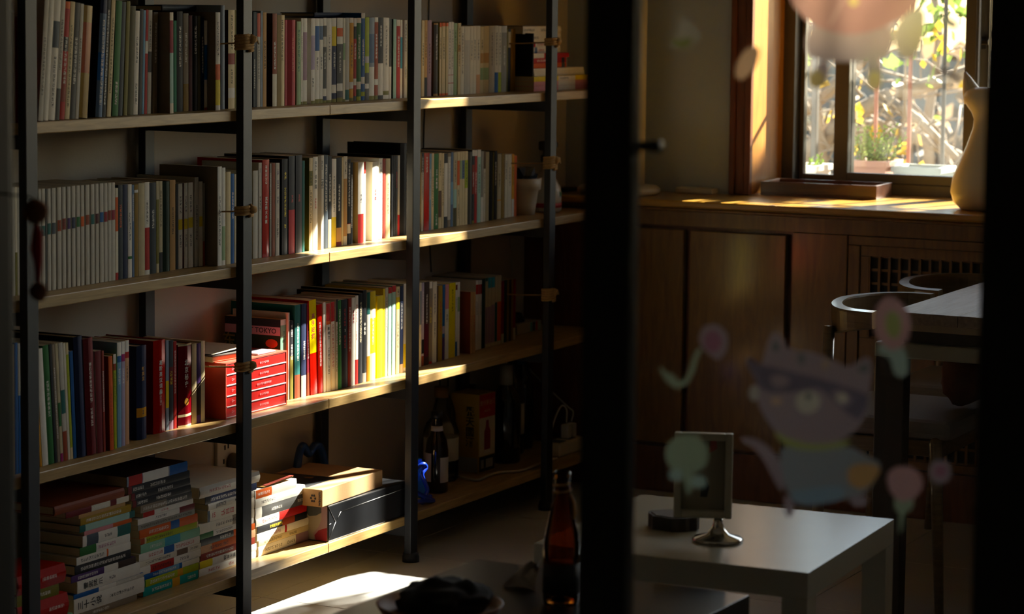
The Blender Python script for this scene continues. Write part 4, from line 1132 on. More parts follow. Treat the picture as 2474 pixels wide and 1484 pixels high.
# wooden tray, figurine, column and flat box on the counter
tr = thing('wooden_tray', 'long open red-brown wooden tray on the sill before the window', 'tray', (.352, 2.352, CT + .0008), 3 * D2R)
M_tray = wood('tray_wood', '#3a1c0a', '#55300f', .4, scale=4, stretch=(1.5, 10, 10), coat=.3)
tl, tw, th = .37, .17, .042
MB().box((0, 0, 0), (tl, tw, .006)).obj('bottom', M_tray, tr)
for a, b in (((0, 0), (tl, .01)), ((0, tw - .01), (tl, tw)), ((0, .0102), (.01, tw - .0102)), ((tl - .01, .0102), (tl, tw - .0102))): MB().bbox((a[0], a[1], .0062), (b[0], b[1], th), .001).obj('side', M_tray, tr)
M_ceram = mat('white_glaze', '#d9d0bf', .35, var=.03)
fg = thing('cat_figurine', 'tall smooth white cat figurine with pointed ears on the counter', 'figurine', (1.108, 2.20, CT + .0008))
def figure():
    bm = bmesh.new(); prof = [(0, .066, .06), (.02, .088, .08), (.05, .097, .088), (.09, .092, .084), (.135, .075, .068), (.185, .054, .05), (.235, .037, .035), (.262, .034, .033), (.282, .042, .038), (.303, .058, .048), (.325, .068, .054), (.342, .062, .05), (.354, .04, .034)]
    n = 28; rings = []
    for z, rx_, ry_ in prof: rings.append([bm.verts.new((rx_ * math.cos(2 * math.pi * k / n), ry_ * math.sin(2 * math.pi * k / n), z)) for k in range(n)])
    for a, b in zip(rings, rings[1:]):
        for k in range(n): bm.faces.new((a[k], a[(k + 1) % n], b[(k + 1) % n], b[k]))
    bm.faces.new(rings[0][::-1]); bm.faces.new(rings[-1])
    bmesh.ops.recalc_face_normals(bm, faces=bm.faces[:])
    bm.verts.index_update(); mb = MB().raw([v.co[:] for v in bm.verts], [[v.index for v in f.verts] for f in bm.faces], True); bm.free(); return mb
figure().obj('body', M_ceram, fg)
for sx in (-1, 1): MB().tube([(sx * .036, 0, .315), (sx * .047, 0, .345), (sx * .058, 0, .375), (sx * .066, 0, .397)], [.031, .025, .014, .004], 14).obj('ear', M_ceram, fg)
MB().tube([(.03, -.085, .02), (.08, -.08, .022), (.108, -.03, .022), (.105, .03, .024)], [.012, .013, .012, .006], 10).obj('tail', M_ceram, fg)
wl = thing('white_column', 'white cylindrical column on a round base standing on the counter', 'appliance', (-.03, 2.135, CT + .0008))
M_wpl = mat('white_plastic', '#c9c3b6', .4, var=.03)
MB().lathe([(.12, 0), (.128, .006), (.128, .018), (.118, .026), (.0001, .03)], n=48).obj('base', M_wpl, wl)
MB().lathe([(.08, .029), (.08, .68), (.074, .69), (.0001, .69)], n=40).obj('column', M_wpl, wl)
fb_ = MB().bbox((0, 0, 0), (.125, .05, .018), .004).obj('flat_case', M_wpl, None, (.10, 2.272, CT + .0008)); tag(fb_, 'flat pale case on the counter against the window wall', 'case')
rmt = MB().bbox((0, 0, 0), (.06, .09, .012), .003).obj('dark_device', M_black, None, (-.255, 2.09, CT + .0008)); tag(rmt, 'flat dark device on the counter end near the shelf wall', 'device')

# ------------------------------------------------------------------ garden outside
M_ground = mat('outside_ground', '#75674f', .9, var=.35, scale=3)
struct('ground_outside', MB().box((-14, WY + .36, -.3), (18, 30, -.05)), M_ground)
M_rend = mat('pale_render', '#8f8a80', .9, var=.15, scale=2)
struct('wall_garden', MB().box((-8, 8.5, -.05), (10, 8.7, 1.25)), M_rend)
M_stone = mat('sill_stone', '#857d6e', .8, var=.1)
struct('sill_outside', MB().box((WX, WY + .341, .62), (2.6, 3.20, .70)), M_stone)
# security grille
M_bar = mat('painted_bar', '#4b463f', .5, .2); M_rbar = mat('rusty_bar', '#8a5640', .6)
gr = thing('window_grille', 'grey metal security grille of upright bars outside the window', 'grille', (0, 3.22, 0))
for i in range(15):
    x = .30 + i * .118
    MB().bbox((x - .006, -.006, .62), (x + .006, .006, 2.5), .002).obj('bar', M_rbar if i in (1, 2) else M_bar, gr)
for z in (.80, 1.64, 2.46): MB().bbox((.2, -.009, z - .010), (2.1, -.0062, z + .010), .001).obj('rail', M_bar, gr)
for x in (.2, 2.1): MB().bbox((x - .01, -.012, .70), (x + .01, .012, 2.5), .002).obj('post', M_bar, gr)
for z in (.74, 2.44): MB().bbox((.205, -.52, z - .01), (.225, -.013, z + .01), .002).obj('bracket', M_bar, gr)
# planters
M_terra = mat('faded_terracotta', '#b98a76', .75, var=.15); M_wpot = mat('white_pot', '#ddd6c6', .6); M_gplas = mat('pale_planter', '#b9bdb8', .5)
def herb(root, n, R_, h, col, seed):
    rnd = random.Random(seed); mb = MB(); st = MB()
    for i in range(n):
        a = rnd.random() * 6.28; r_ = R_ * math.sqrt(rnd.random()); base = Vector((r_ * math.cos(a) * .6, r_ * math.sin(a) * .5, 0)); tip = Vector((r_ * math.cos(a) * 1.3, r_ * math.sin(a), h * (.6 + .5 * rnd.random())))
        st.tube([base, base.lerp(tip, .5) + Vector((0, 0, .01)), tip], [.0015, .0012, .0006], 4)
        for j in range(7):
            p = base.lerp(tip, .25 + .75 * j / 6); d = Vector((rnd.uniform(-1, 1), rnd.uniform(-1, 1), rnd.uniform(.2, 1))).normalized() * .016; s_ = d.orthogonal().normalized() * .005
            mb.raw([p, p + d * .5 + s_, p + d, p + d * .5 - s_], [(0, 1, 2, 3)])
    st.obj('stems', leafy('stem_green', '#6f7a3a', '#8a8444'), root, kind='stuff'); mb.obj('foliage', col, root, kind='stuff')
L_green = leafy('leaf_green', '#55702c', '#7d8c42'); L_yel = leafy('leaf_yellow', '#b98d1c', '#c9ae38'); L_dry = leafy('leaf_dry', '#6e5c46', '#8a765e'); L_pale = leafy('leaf_pale', '#5f5b4e', '#7c7666'); L_dk = leafy('leaf_dark', '#3c5a26', '#5f7c34')
def planter(name, lab, cx, cy, wx, wy, z0, h, mt):
    o = thing(name, lab, 'planter', (cx, cy, z0))
    a, b = wx / 2, wy / 2
    vs = [(-a * .85, -b * .85, 0), (a * .85, -b * .85, 0), (a * .85, b * .85, 0), (-a * .85, b * .85, 0), (-a, -b, h), (a, -b, h), (a, b, h), (-a, b, h), (-a * .9, -b * .88, h), (a * .9, -b * .88, h), (a * .9, b * .88, h), (-a * .9, b * .88, h), (-a * .85, -b * .8, h - .03), (a * .85, -b * .8, h - .03), (a * .85, b * .8, h - .03), (-a * .85, b * .8, h - .03)]
    MB().raw(vs, [(0, 3, 2, 1), (0, 1, 5, 4), (1, 2, 6, 5), (2, 3, 7, 6), (3, 0, 4, 7), (4, 5, 9, 8), (5, 6, 10, 9), (6, 7, 11, 10), (7, 4, 8, 11), (8, 9, 13, 12), (9, 10, 14, 13), (10, 11, 15, 14), (11, 8, 12, 15)]).obj('pot', mt, o)
    MB().box((-a * .84, -b * .79, h - .035), (a * .84, b * .79, h - .03)).obj('soil', mat('soil', '#4a3a2a', .95, var=.3, scale=80), o)
    MB().bbox((-a - .006, -b - .006, h - .02), (-a, b + .006, h), .002).bbox((a, -b - .006, h - .02), (a + .006, b + .006, h), .002).bbox((-a, -b - .006, h - .02), (a, -b, h), .002).bbox((-a, b, h - .02), (a, b + .006, h), .002).obj('rim', mt, o)
    return o
zs = .7006
p1_ = planter('terracotta_planter', 'faded terracotta planter of feathery herbs outside the window', on_y(2118, 395, 3.0).x, 3.0, .115, .16, zs, .28, M_terra); h1 = bpy.data.objects.new('herb', None); herb(p1_, 46, .085, .13, leafy('herb_leaf', '#7c9440', '#a2ab62'), 5)
for c in list(p1_.children):
    if c.name.startswith(('stems', 'foliage')): c.location = (0, 0, .25)
bpy.data.objects.remove(h1)
p2_ = planter('white_planter', 'white plant pot with a broad-leaved seedling outside the narrow pane', on_y(1955, 400, 2.95).x, 2.95, .10, .14, zs, .26, M_wpot); herb(p2_, 10, .05, .05, L_green, 9)
for c in list(p2_.children):
    if c.name.startswith(('stems', 'foliage')): c.location = (0, 0, .235)
p3_ = planter('grey_planter', 'empty pale grey plastic planter outside beside the terracotta one', on_y(2232, 400, 3.02).x, 3.02, .16, .15, zs, .265, M_gplas)
# tangled branches of an old shrub, yellow autumn leaves
M_bark = mat('pale_bark', '#8d7d6b', .9, var=.3, scale=25, bump=.4, bscale=80)
def leaf_mesh(pts, n, size, spread, seed, hang=0):
    rnd = random.Random(seed); mb = MB()
    for i in range(n):
        p = Vector(rnd.choice(pts)) + Vector((rnd.gauss(0, spread), rnd.gauss(0, spread), rnd.gauss(0, spread) - hang))
        d = Vector((rnd.uniform(-1, 1), rnd.uniform(-1, 1), rnd.uniform(-1.2, .3))).normalized(); s_ = size * rnd.uniform(.6, 1.3)
        w = d.orthogonal().normalized(); w = Matrix.Rotation(rnd.random() * 6.28, 3, d) @ w
        mb.raw([p, p + d * s_ * .5 + w * s_ * .36, p + d * s_, p + d * s_ * .5 - w * s_ * .36], [(0, 1, 2, 3)])
    return mb
def G(x, y, Y): return on_y(x, y, Y)
def shrub(name, lab, limbs, twigs, leaves, seed):
    o = thing(name, lab, 'shrub'); rnd = random.Random(seed); pts = []
    for L_, r0, r1 in limbs:
        n = len(L_); MB().tube(L_, [r0 + (r1 - r0) * i / (n - 1) for i in range(n)], 8).obj('branch', M_bark, o); pts += L_
    tw = MB(); tips = []
    for i in range(twigs):
        p = Vector(rnd.choice(pts)) + Vector((rnd.uniform(-.1, .1), rnd.uniform(-.1, .1), 0)); d = Vector((rnd.gauss(0, 1), rnd.gauss(0, .5), rnd.gauss(.2, .9))).normalized(); ln = rnd.uniform(.15, .5)
        a = p + d * ln * .5 + Vector((rnd.gauss(0, .05), 0, rnd.gauss(0, .05))); b = p + d * ln + Vector((0, 0, -.05)); tw.tube([p, a, b], [.007, .0045, .002], 5); tips += [a, b]
    tw.obj('twigs', M_bark, o, kind='stuff')
    for k, (mt, n, size, spread) in enumerate(leaves): leaf_mesh(tips + pts, n, size, spread, seed + k).obj('foliage', mt, o, kind='stuff')
    return o
Yb = 4.3
old = shrub('old_shrub', 'bare tangled shrub with a few yellow leaves behind the grille', [
    ([G(1880, 470, Yb), G(1960, 360, Yb), G(2040, 290, Yb + .1), G(2140, 235, Yb), G(2260, 200, Yb), G(2400, 150, Yb)], .045, .022),
    ([G(2030, 310, Yb + .2), G(2150, 310, Yb + .2), G(2260, 350, Yb + .1), G(2420, 430, Yb)], .034, .02),
    ([G(1900, 300, Yb + .3), G(1990, 230, Yb + .3), G(2080, 150, Yb + .3), G(2160, 40, Yb + .2), G(2200, -120, Yb + .2)], .03, .02),
    ([G(2140, 235, Yb), G(2220, 290, Yb - .1), G(2310, 380, Yb)], .022, .012),
    ([G(1990, 400, Yb), G(1975, 250, Yb), G(1950, 60, Yb), G(1930, -120, Yb)], .02, .012),
    ([G(2250, 470, Yb + .3), G(2240, 300, Yb + .3), G(2270, 100, Yb + .3), G(2250, -80, Yb + .3)], .024, .015)], 110,
    [(L_yel, 16, .07, .10), (L_dry, 60, .05, .12), (L_green, 8, .06, .12)], 3)
for i, (px, py, mt, n) in enumerate(((2060, 270, L_yel, 16), (2265, 85, L_yel, 8), (2290, 20, L_green, 45), (2260, 150, L_green, 10), (2150, 155, L_green, 9), (1945, 120, L_green, 10), (2185, 345, L_yel, 10))):
    leaf_mesh([G(px, py, Yb - .25)], n, .06, .045, 40 + i).obj('foliage', mt, old, kind='stuff')
# hedge farther off, then an added unseen tree that blocks sun
def foliage_ball(name, lab, c, R_, n, size, mt, trunk=True, seed=1):
    o = thing(name, lab, 'tree', (c[0], c[1], 0)); rnd = random.Random(seed); pts = []
    for i in range(420):
        v = Vector((rnd.gauss(0, 1), rnd.gauss(0, 1), rnd.gauss(0, 1))).normalized() * rnd.random() ** .25; pts.append((v.x * R_[0], v.y * R_[1], c[2] + v.z * R_[2]))
    leaf_mesh(pts, n, size, .05, seed).obj('foliage', mt, o, kind='stuff')
    if trunk:
        MB().tube([(0, 0, -.05), (.05, 0, c[2] * .5), (0, 0, c[2])], [.09, .07, .04], 10).obj('trunk', M_bark, o)
        for k in range(5): a = k * 1.256; MB().tube([(0, 0, c[2] * .75), (.4 * R_[0] * math.cos(a), .4 * R_[1] * math.sin(a), c[2]), (.8 * R_[0] * math.cos(a), .8 * R_[1] * math.sin(a), c[2] + .5 * R_[2])], [.04, .03, .01], 7).obj('branch', M_bark, o)
    return o
dtree = thing('dense_tree', 'dense evergreen tree in the garden sunward of the window', 'tree', (2.6, 6.1, 0))  # added tree, out of view, there only to shade parts of the glass
MB().tube([(0, 0, -.05), (.06, .05, 2.0), (0, 0, 4.3)], [.1, .08, .03], 10).obj('trunk', M_bark, dtree)
for q, (cx_, cz_, rx_, rz_, n_, s_) in enumerate(((1.47, 2.02, .66, .72, 6500, .13), (2.45, 2.02, .62, .74, 5500, .13), (.81, 1.955, .14, .12, 1100, .06), (.80, 2.15, .095, .09, 600, .05), (.93, 2.36, .17, .17, 1100, .07), (.92, 2.02, .17, .2, 1200, .07), (.90, 1.66, .155, .2, 1100, .07), (1.0, 1.45, .2, .16, 900, .07), (.50, 1.0, .24, .22, 520, .07))):  # leaf clumps shaped and placed to keep sun off chosen spots indoors
    rnd = random.Random(80 + q); pts = []
    for i in range(160):
        v = Vector((rnd.gauss(0, 1), rnd.gauss(0, 1), rnd.gauss(0, 1))).normalized() * rnd.random() ** .35; pts.append((cx_ + 1.02 - 2.6 + v.x * rx_, v.y * min(rx_, .4), cz_ + 2.34 + v.z * rz_))
    leaf_mesh(pts, n_, s_, s_ * .3, 90 + q).obj('foliage', L_dk, dtree, kind='stuff')
    MB().tube([(0, 0, 3.2), (.5 * (cx_ - 1.58), 0, .5 * (cz_ + 2.34 + 3.2)), (cx_ - 1.58, 0, cz_ + 2.34)], [.04, .03, .012], 7).obj('branch', M_bark, dtree)
for i, (x, sz) in enumerate(((-3.6, 1.0), (-2.0, .85), (-.4, 1.1), (1.2, .9), (2.8, 1.0))):
    foliage_ball('garden_shrub', f"{['first', 'second', 'third', 'fourth', 'fifth'][i]} pale dry shrub along the garden wall, counting from the jamb", (x, 7.6, .6), (.7, .4, .7 * sz), 500, .12, (L_dry, L_pale, L_dry)[i % 3], trunk=True, seed=60 + i)

# ------------------------------------------------------------------ low tables
def lack(name, lab, loc, rz, mt):
    o = thing(name, lab, 'table', loc, rz)
    MB().bbox((-.55, -.55, .40), (0, 0, .45), .0015).obj('table_top', mt, o)
    for x in (-.55, -.05):
        for y in (-.55, -.05): MB().bbox((x, y, 0), (x + .05, y + .05, .3995), .001).obj('leg', mt, o)
    return o
M_wt = mat('white_laminate', '#b4b0a0', .26, var=.04, scale=12, spec=.8); M_dt = mat('black_laminate', '#1d1c1c', .28, var=.15, scale=10)
lack('white_side_table', 'square white laminate side table in front of the dining table', (1.6358, -.0997, 0), 2.485 * D2R, M_wt)
lack('black_side_table', 'square black side table nearest the glazed door', (1.632, -.862, 0), -1.5 * D2R, M_dt)
TZ = .4506
# picture stand, wood slice on the white table
pf = thing('picture_stand', 'small white-framed picture on a chrome pedestal on white table', 'picture', (1.408, -.475, TZ), 20 * D2R)
M_chrome = mat('chrome', '#c9c9c9', .12, 1.0, var=.05)
MB().lathe([(.048, 0), (.05, .003), (.046, .007), (.022, .014), (.012, .026), (.009, .035), (.009, .046)], n=32).obj('pedestal', M_chrome, pf)
M_frm = mat('white_frame', '#b5ae98', .4)
fwid, fhei = .112, .165
MB().bbox((-fwid + .026, -.012, .045), (-fwid + .04, .006, .045 + fhei), .002).bbox((.012, -.012, .045), (.026, .006, .045 + fhei), .002).bbox((-fwid + .04, -.012, .045), (.012, .006, .06), .002).bbox((-fwid + .04, -.012, .031 + fhei), (.012, .006, .045 + fhei), .002).obj('frame', M_frm, pf)
MB().box((-fwid + .04, -.002, .06), (.012, .002, .031 + fhei)).obj('picture', mat('print_paper', '#8a8069', .6, var=.1, scale=30), pf)
MB().prism([(-.035, .085), (-.022, .085), (-.018, .105), (-.026, .125), (-.034, .11)], -.0035, -.0021, axis='y').obj('printed_mark', ink('charcoal'), pf)
MB().prism([(-.02, .17), (-.004, .18), (-.006, .2), (-.018, .195)], -.0035, -.0021, axis='y').obj('printed_mark', ink('brick'), pf)
ws = thing('wood_slice', 'dark bark-edged wood slice lying on the white table', 'wood slice', (1.283, -.40, TZ))
rnd = random.Random(4); po_ = [((.052 + rnd.uniform(-.005, .005)) * math.cos(k * .2618), (.044 + rnd.uniform(-.005, .005)) * math.sin(k * .2618)) for k in range(24)]
MB().prism(po_, 0, .026).obj('slice', wood('dark_bark', '#241a10', '#3a2c1c', .7, scale=20, stretch=(1, 1, 1)), ws)
MB().prism([(a * .86, b * .86) for a, b in po_], .0261, .0275).obj('cut_face', wood('slice_face', '#4a3a24', '#5f4b30', .7, scale=14, stretch=(1, 1, 1)), ws)
# bottle, tray with bundled cloth and tissue on the black table
M_amber = thin_glass('amber_glass', (.82, .46, .16, 1))
ab = thing('amber_bottle', 'amber glass bottle with twine at its neck on black table', 'bottle', (1.372, -1.085, TZ))
MB().lathe([(.029, 0), (.031, .005), (.031, .105), (.028, .125), (.019, .165), (.0135, .192), (.0125, .215), (.0145, .218), (.0145, .230), (.011, .230), (.0105, .19), (.016, .165), (.0265, .12), (.0285, .10), (.0285, .008), (.0001, .006)], n=32).obj('glass', M_amber, ab)
MB().lathe([(.0316, .02), (.0316, .072)], n=32).obj('label', mat('black_label', '#14110e', .6), ab)
MB().tube([(.015 * math.cos(a * .5), .015 * math.sin(a * .5), .186 + .001 * a) for a in range(26)], .0022, 6).tube([(.014, .004, .19), (.02, .004, .175), (.024, .0, .16), (.022, .0, .15)], [.003, .004, .004, .003], 6).obj('twine', M_twine, ab)
wtz = thing('wooden_dish', 'round wooden dish at the near edge of the black table', 'dish', (1.232, -1.262, TZ))
MB().lathe([(.088, 0), (.10, .006), (.108, .02), (.104, .021), (.095, .010), (.0001, .008)], n=44).obj('dish', wood('dish_wood', '#7a5030', '#946540', .5, scale=6, stretch=(3, 1, 3)), wtz)
clh = thing('dark_cloth', 'dark bundled cloth heaped on the wooden dish', 'cloth', (1.24, -1.262, TZ + .0092))
def heap():
    bm = bmesh.new(); bmesh.ops.create_icosphere(bm, subdivisions=4, radius=1); rr = random.Random(2)
    from mathutils import noise
    for v in bm.verts:
        p = v.co.copy(); k = 1 + .22 * noise.noise(p * 2.2) + .08 * noise.noise(p * 6)
        v.co = Vector((p.x * .076 * k, p.y * .074 * k, max(0.0, .004 + (p.z + .35) * .036 * k)))
    bm.verts.index_update(); mb = MB().raw([v.co[:] for v in bm.verts], [[v.index for v in f.verts] for f in bm.faces], True); bm.free(); return mb
heap().obj('heap', mat('dark_wool', '#15120f', .95, var=.3, scale=80), clh)
tsx = thing('tissue', 'twisted pale tissue standing behind the bundled cloth', 'tissue', (1.262, -1.02, TZ))
M_tis = mat('tissue_paper', '#cfc4b8', .9)
tp = []; tf = []
for j in range(7):
    for k in range(9):
        a = -1.4 + 2.8 * k / 8; w = .030 * (1 - j / 6.5) + .004; tp.append((w * math.sin(a) + .012 * (j / 6) ** 2 * 2.6, .010 * math.cos(a * 2 + j), .0 + .05 * j / 6 * (1 + .1 * math.cos(k))))
for j in range(6):
    for k in range(8): tf.append((j * 9 + k, j * 9 + k + 1, (j + 1) * 9 + k + 1, (j + 1) * 9 + k))
MB().raw(tp, tf, True).obj('sheet', M_tis, tsx)

# ------------------------------------------------------------------ dining table and chairs
M_top = wood('weathered_top', '#6d5d4e', '#8a7b6b', .6, scale=5, stretch=(12, 1.2, 12), bump=.6); M_dkwood = wood('dark_table_wood', '#1f150d', '#2f2013', .5, scale=5, stretch=(8, 8, 1)); M_strip = mat('pale_bar', '#7f7d6c', .5, var=.05)
dt = thing('dining_table', 'weathered wooden dining table with pale crossbar near the window', 'table')
dx0, dy0, dx1, dy1 = 1.285, .86, 2.15, 1.985
for i in range(5):
    a = dx0 + (dx1 - dx0) * i / 5; MB().bbox((a + .0004, dy0, .722), (dx0 + (dx1 - dx0) * (i + 1) / 5 - .0004, dy1, .75), .0015).obj('plank', M_top, dt)
MB().box((dx0 + .02, dy0 + .012, .705), (dx1 - .02, dy1 - .012, .7215)).obj('sub_top', mat('pale_edge_strip', '#8d7f64', .5), dt)
MB().box((dx0 + .03, dy0 + .03, .675), (dx1 - .03, dy1 - .03, .7045)).obj('apron', M_dkwood, dt)
for y in (dy0 + .005, dy1 - .06): MB().bbox((dx0 - .035, y, .638), (dx1 + .03, y + .055, .674), .004).obj('crossbar', M_strip, dt)
for x in (dx0 - .033, dx1 - .045):
    for y in (dy0 + .007, dy1 - .058): MB().bbox((x, y, 0), (x + .074, y + .05, .6375), .003).obj('leg', M_dkwood, dt)
M_chair = wood('ash_wood', '#5d482a', '#7a613b', .3, scale=5, stretch=(2, 2, 12), coat=.8, bump=.03); M_seat = mat('grey_fabric', '#7c7672', .9, var=.1, scale=120, bump=.3, bscale=600)
def chair(lab, cx, cy):
    o = thing('dining_chair', lab, 'chair', (cx, cy, 0), 0, 'chairs at the dining table')
    R_ = .225; vs = []; fs = []; n = 33
    for k in range(n):
        a = -math.pi * .5 * 1.0 + 0; s_ = -1 + 2 * k / (n - 1); ang = math.pi + s_ * math.pi * .5
        if abs(s_) > .999: pass
        x = .118 * math.cos(ang); y = -R_ * math.sin(ang)
        # arms run on straight towards the table
        ext = max(0, abs(s_) - .82) / .18; x += ext * .028
        zt = .742 - .004 * abs(s_); hh_ = .085 - .042 * min(1, abs(s_) ** 1.5); th_ = .026 + .010 * abs(s_) ** 2
        nx, ny = math.cos(ang), -math.sin(ang)
        lean = .012 * (1 - abs(s_))
        prof = [(th_ / 2 + .001, -.001), (th_ / 2 + .003, -.006), (th_ / 2 - lean * .3, -hh_ + .004), (th_ / 2 - .006, -hh_), (-th_ / 2 + .004, -hh_), (-th_ / 2 - lean * .2, -hh_ + .006), (-th_ / 2, -.005), (-th_ / 2 + .001, 0)]
        for u, w in prof: vs.append((x + nx * (u + lean), y + ny * (u + lean), zt + w))
    m_ = 8
    for k in range(n - 1):
        for j in range(m_): fs.append((k * m_ + j, k * m_ + (j + 1) % m_, (k + 1) * m_ + (j + 1) % m_, (k + 1) * m_ + j))
    fs += [tuple(range(m_))[::-1], tuple((n - 1) * m_ + j for j in range(m_))]
    yk = MB().raw(vs, fs, False).obj('back_rail', M_chair, o)
    for sx, sy in ((-.10, -.195), (-.10, .195), (.185, -.19), (.185, .19)):
        top = .69 if sx < 0 else .435
        MB().tube([(sx - (.03 if sx < 0 else -.02), sy * 1.08, 0), (sx - .004, sy * 1.02, .42), (sx, sy, top)], [.011, .0175, .014], 12).obj('leg', M_chair, o)
    MB().bbox((-.13, -.2, .385), (.2, .2, .425), .004).obj('seat_frame', M_chair, o)
    MB().bbox((-.14, -.208, .426), (.225, .208, .475), .018).obj('cushion', M_seat, o)
    return o
chair('curved-back wooden chair with grey cushion nearer the white table', 1.195, 1.165)
chair('curved-back wooden chair with grey cushion close to the window counter', 1.185, 1.715)
pls = thing('plush_toy', 'shaggy brown plush toy on the seat of the nearer chair', 'toy', (1.375, 1.19, .4765))
MB().blob((0, 0, .0815), (.055, .075, .075), 3, .16, seed=3).obj('body', mat('brown_fur', '#5d3320', .95, var=.4, scale=90), pls)
MB().blob((.0, -.01, .155), (.04, .045, .038), 3, .16, seed=8).obj('head', mat('brown_fur_head', '#5d3320', .95, var=.4, scale=90), pls)
bb = thing('bobble_ornament', 'pale fluffy twin bobble at the far edge of dining table', 'ornament', (1.31, 1.70, .7506))
MB().blob((-.012, .03, .068), (.017, .017, .024), 3, .06, seed=1).obj('bobble', mat('cream_felt', '#a39b8e', .95), bb)
MB().blob((.004, -.0, .022), (.019, .016, .0215), 3, .06, seed=2).tube([(.004, 0, .03), (-.012, .03, .06)], .004, 6).obj('bobble', mat('cream_felt_low', '#8f8a82', .95), bb)

# ------------------------------------------------------------------ glazed door between the hall and the room
M_door = wood('dark_door_wood', '#17110b', '#241b11', .5, scale=5, stretch=(10, 10, 1.2))
dl = thing('glazed_door', 'dark wooden glazed door leaf carrying cat and flower stickers', 'door', (0, DY, 0))
DD = .015; sx0, sx1, sx2, sx3 = on_y(1404, 700, DY - DD).x, on_y(1544, 700, DY + DD).x, on_y(2366, 700, DY - DD).x, 2.56
MB().bbox((sx0, -DD, .01), (sx1, DD, 2.2), .004).obj('stile', M_door, dl); MB().bbox((sx2, -DD, .01), (sx3, DD, 2.2), .004).obj('stile', M_door, dl)
MB().bbox((sx1, -DD, .01), (sx2, DD, .25), .004).obj('bottom_rail', M_door, dl); MB().bbox((sx1, -DD, 2.08), (sx2, DD, 2.2), .004).obj('top_rail', M_door, dl)
MB().box((sx1, -.002, .25), (sx2, .002, 2.08)).obj('pane', thin_glass('door_glass', (.985, .985, .975, 1)), dl)
hp = on_y(1572, 358, DY)
MB().bbox((sx1 - .03, DD, hp.z - .02), (sx1 - .008, DD + .006, hp.z + .02), .002).bbox((sx1 - .024, DD + .006, hp.z - .007), (sx1 - .012, DD + .018, hp.z + .007), .002).tube([(sx1 - .018, DD + .018, hp.z), (sx1 + .0, DD + .02, hp.z), (sx1 + .016, DD + .019, hp.z + .001)], [.006, .006, .009], 10).obj('lever', M_black, dl)
fd = thing('door_frame', 'dark wooden door jamb at the edge beside the open leaf', 'door frame', (0, DY, 0))
jx = on_y(30, 700, DY + .03).x; MB().bbox((.90, -.05, 0), (jx, .03, 2.24), .004).obj('jamb', M_door, fd); MB().bbox((jx - .03, .0305, 0), (jx - .012, .05, 2.24), .003).obj('stop', M_door, fd)
tz = on_y(86, 512, DY)
kn = thing('door_charm', 'brown pompom charm with red cord hanging at the dark jamb', 'charm', (tz.x, DY, tz.z))
M_pom = mat('brown_pompom', '#7a4a2a', .95, var=.35, scale=150)
MB().blob((0, 0, 0), (.0165, .0165, .0175), 3, .12, seed=1).obj('pompom', M_pom, kn); MB().blob((.004, 0, -.108), (.0125, .0125, .013), 3, .12, seed=2).obj('pompom', M_pom, kn)
MB().tube([(0, 0, -.014), (.003, 0, -.03), (.001, 0, -.05), (.004, 0, -.07), (.003, 0, -.1)], [.003, .0075, .009, .006, .003], 8).obj('red_cord', mat('red_yarn', '#a01c16', .9), kn)
MB().tube([(0, 0, .015), (-.014, 0, .02), (jx - tz.x - .001, 0, .022)], .0016, 5).obj('loop', M_dark, kn)
# stickers on the glass (room side of the pane)
def sticker_mat(tr):
    n = f'printed_vinyl_{int(tr * 100)}'; M = bpy.data.materials.get(n)
    if M: return M
    M = bpy.data.materials.new(n); M.use_nodes = True; t = M.node_tree; b = t.nodes['Principled BSDF']; out = t.nodes['Material Output']
    a = N(t, 'ShaderNodeAttribute', attribute_name='Col'); nz = N(t, 'ShaderNodeTexNoise'); nz.inputs['Scale'].default_value = 60
    hv = N(t, 'ShaderNodeHueSaturation'); mr = N(t, 'ShaderNodeMapRange'); mr.inputs[3].default_value = .92; mr.inputs[4].default_value = 1.05
    t.links.new(nz.outputs[0], mr.inputs[0]); t.links.new(mr.outputs[0], hv.inputs['Value']); t.links.new(a.outputs['Color'], hv.inputs['Color'])
    t.links.new(hv.outputs[0], b.inputs['Base Color']); b.inputs['Roughness'].default_value = .5
    tl = N(t, 'ShaderNodeBsdfTranslucent'); t.links.new(hv.outputs[0], tl.inputs[0])
    ms = N(t, 'ShaderNodeMixShader'); ms.inputs[0].default_value = .8; t.links.new(b.outputs[0], ms.inputs[1]); t.links.new(tl.outputs[0], ms.inputs[2])
    tp_ = N(t, 'ShaderNodeBsdfRefraction'); tp_.inputs['Roughness'].default_value = .55; tp_.inputs['IOR'].default_value = 1.03; mx = N(t, 'ShaderNodeMix', data_type='RGBA'); mx.inputs[0].default_value = .2; mx.inputs[7].default_value = (1, 1, 1, 1)
    t.links.new(hv.outputs[0], mx.inputs[6]); t.links.new(mx.outputs[2], tp_.inputs[0])
    m3 = N(t, 'ShaderNodeMixShader'); m3.inputs[0].default_value = tr; t.links.new(ms.outputs[0], m3.inputs[1]); t.links.new(tp_.outputs[0], m3.inputs[2]); t.links.new(m3.outputs[0], out.inputs[0]); return M
import numpy as np
_prints = {}
def shape(root, pts, c, lev):
    """closed outline of one printed colour, given in photograph pixels, laid on the pane"""
    P = [on_y(x, y, DY - .0024) for x, y in pts]
    for _ in range(2):
        Q = []
        for a, b in zip(P, P[1:] + P[:1]): Q += [a.lerp(b, .25), a.lerp(b, .75)]
        P = Q
    _prints.setdefault(root.name, (root, []))[1].append((lev, [(q.x, q.z) for q in P], LC[c]))
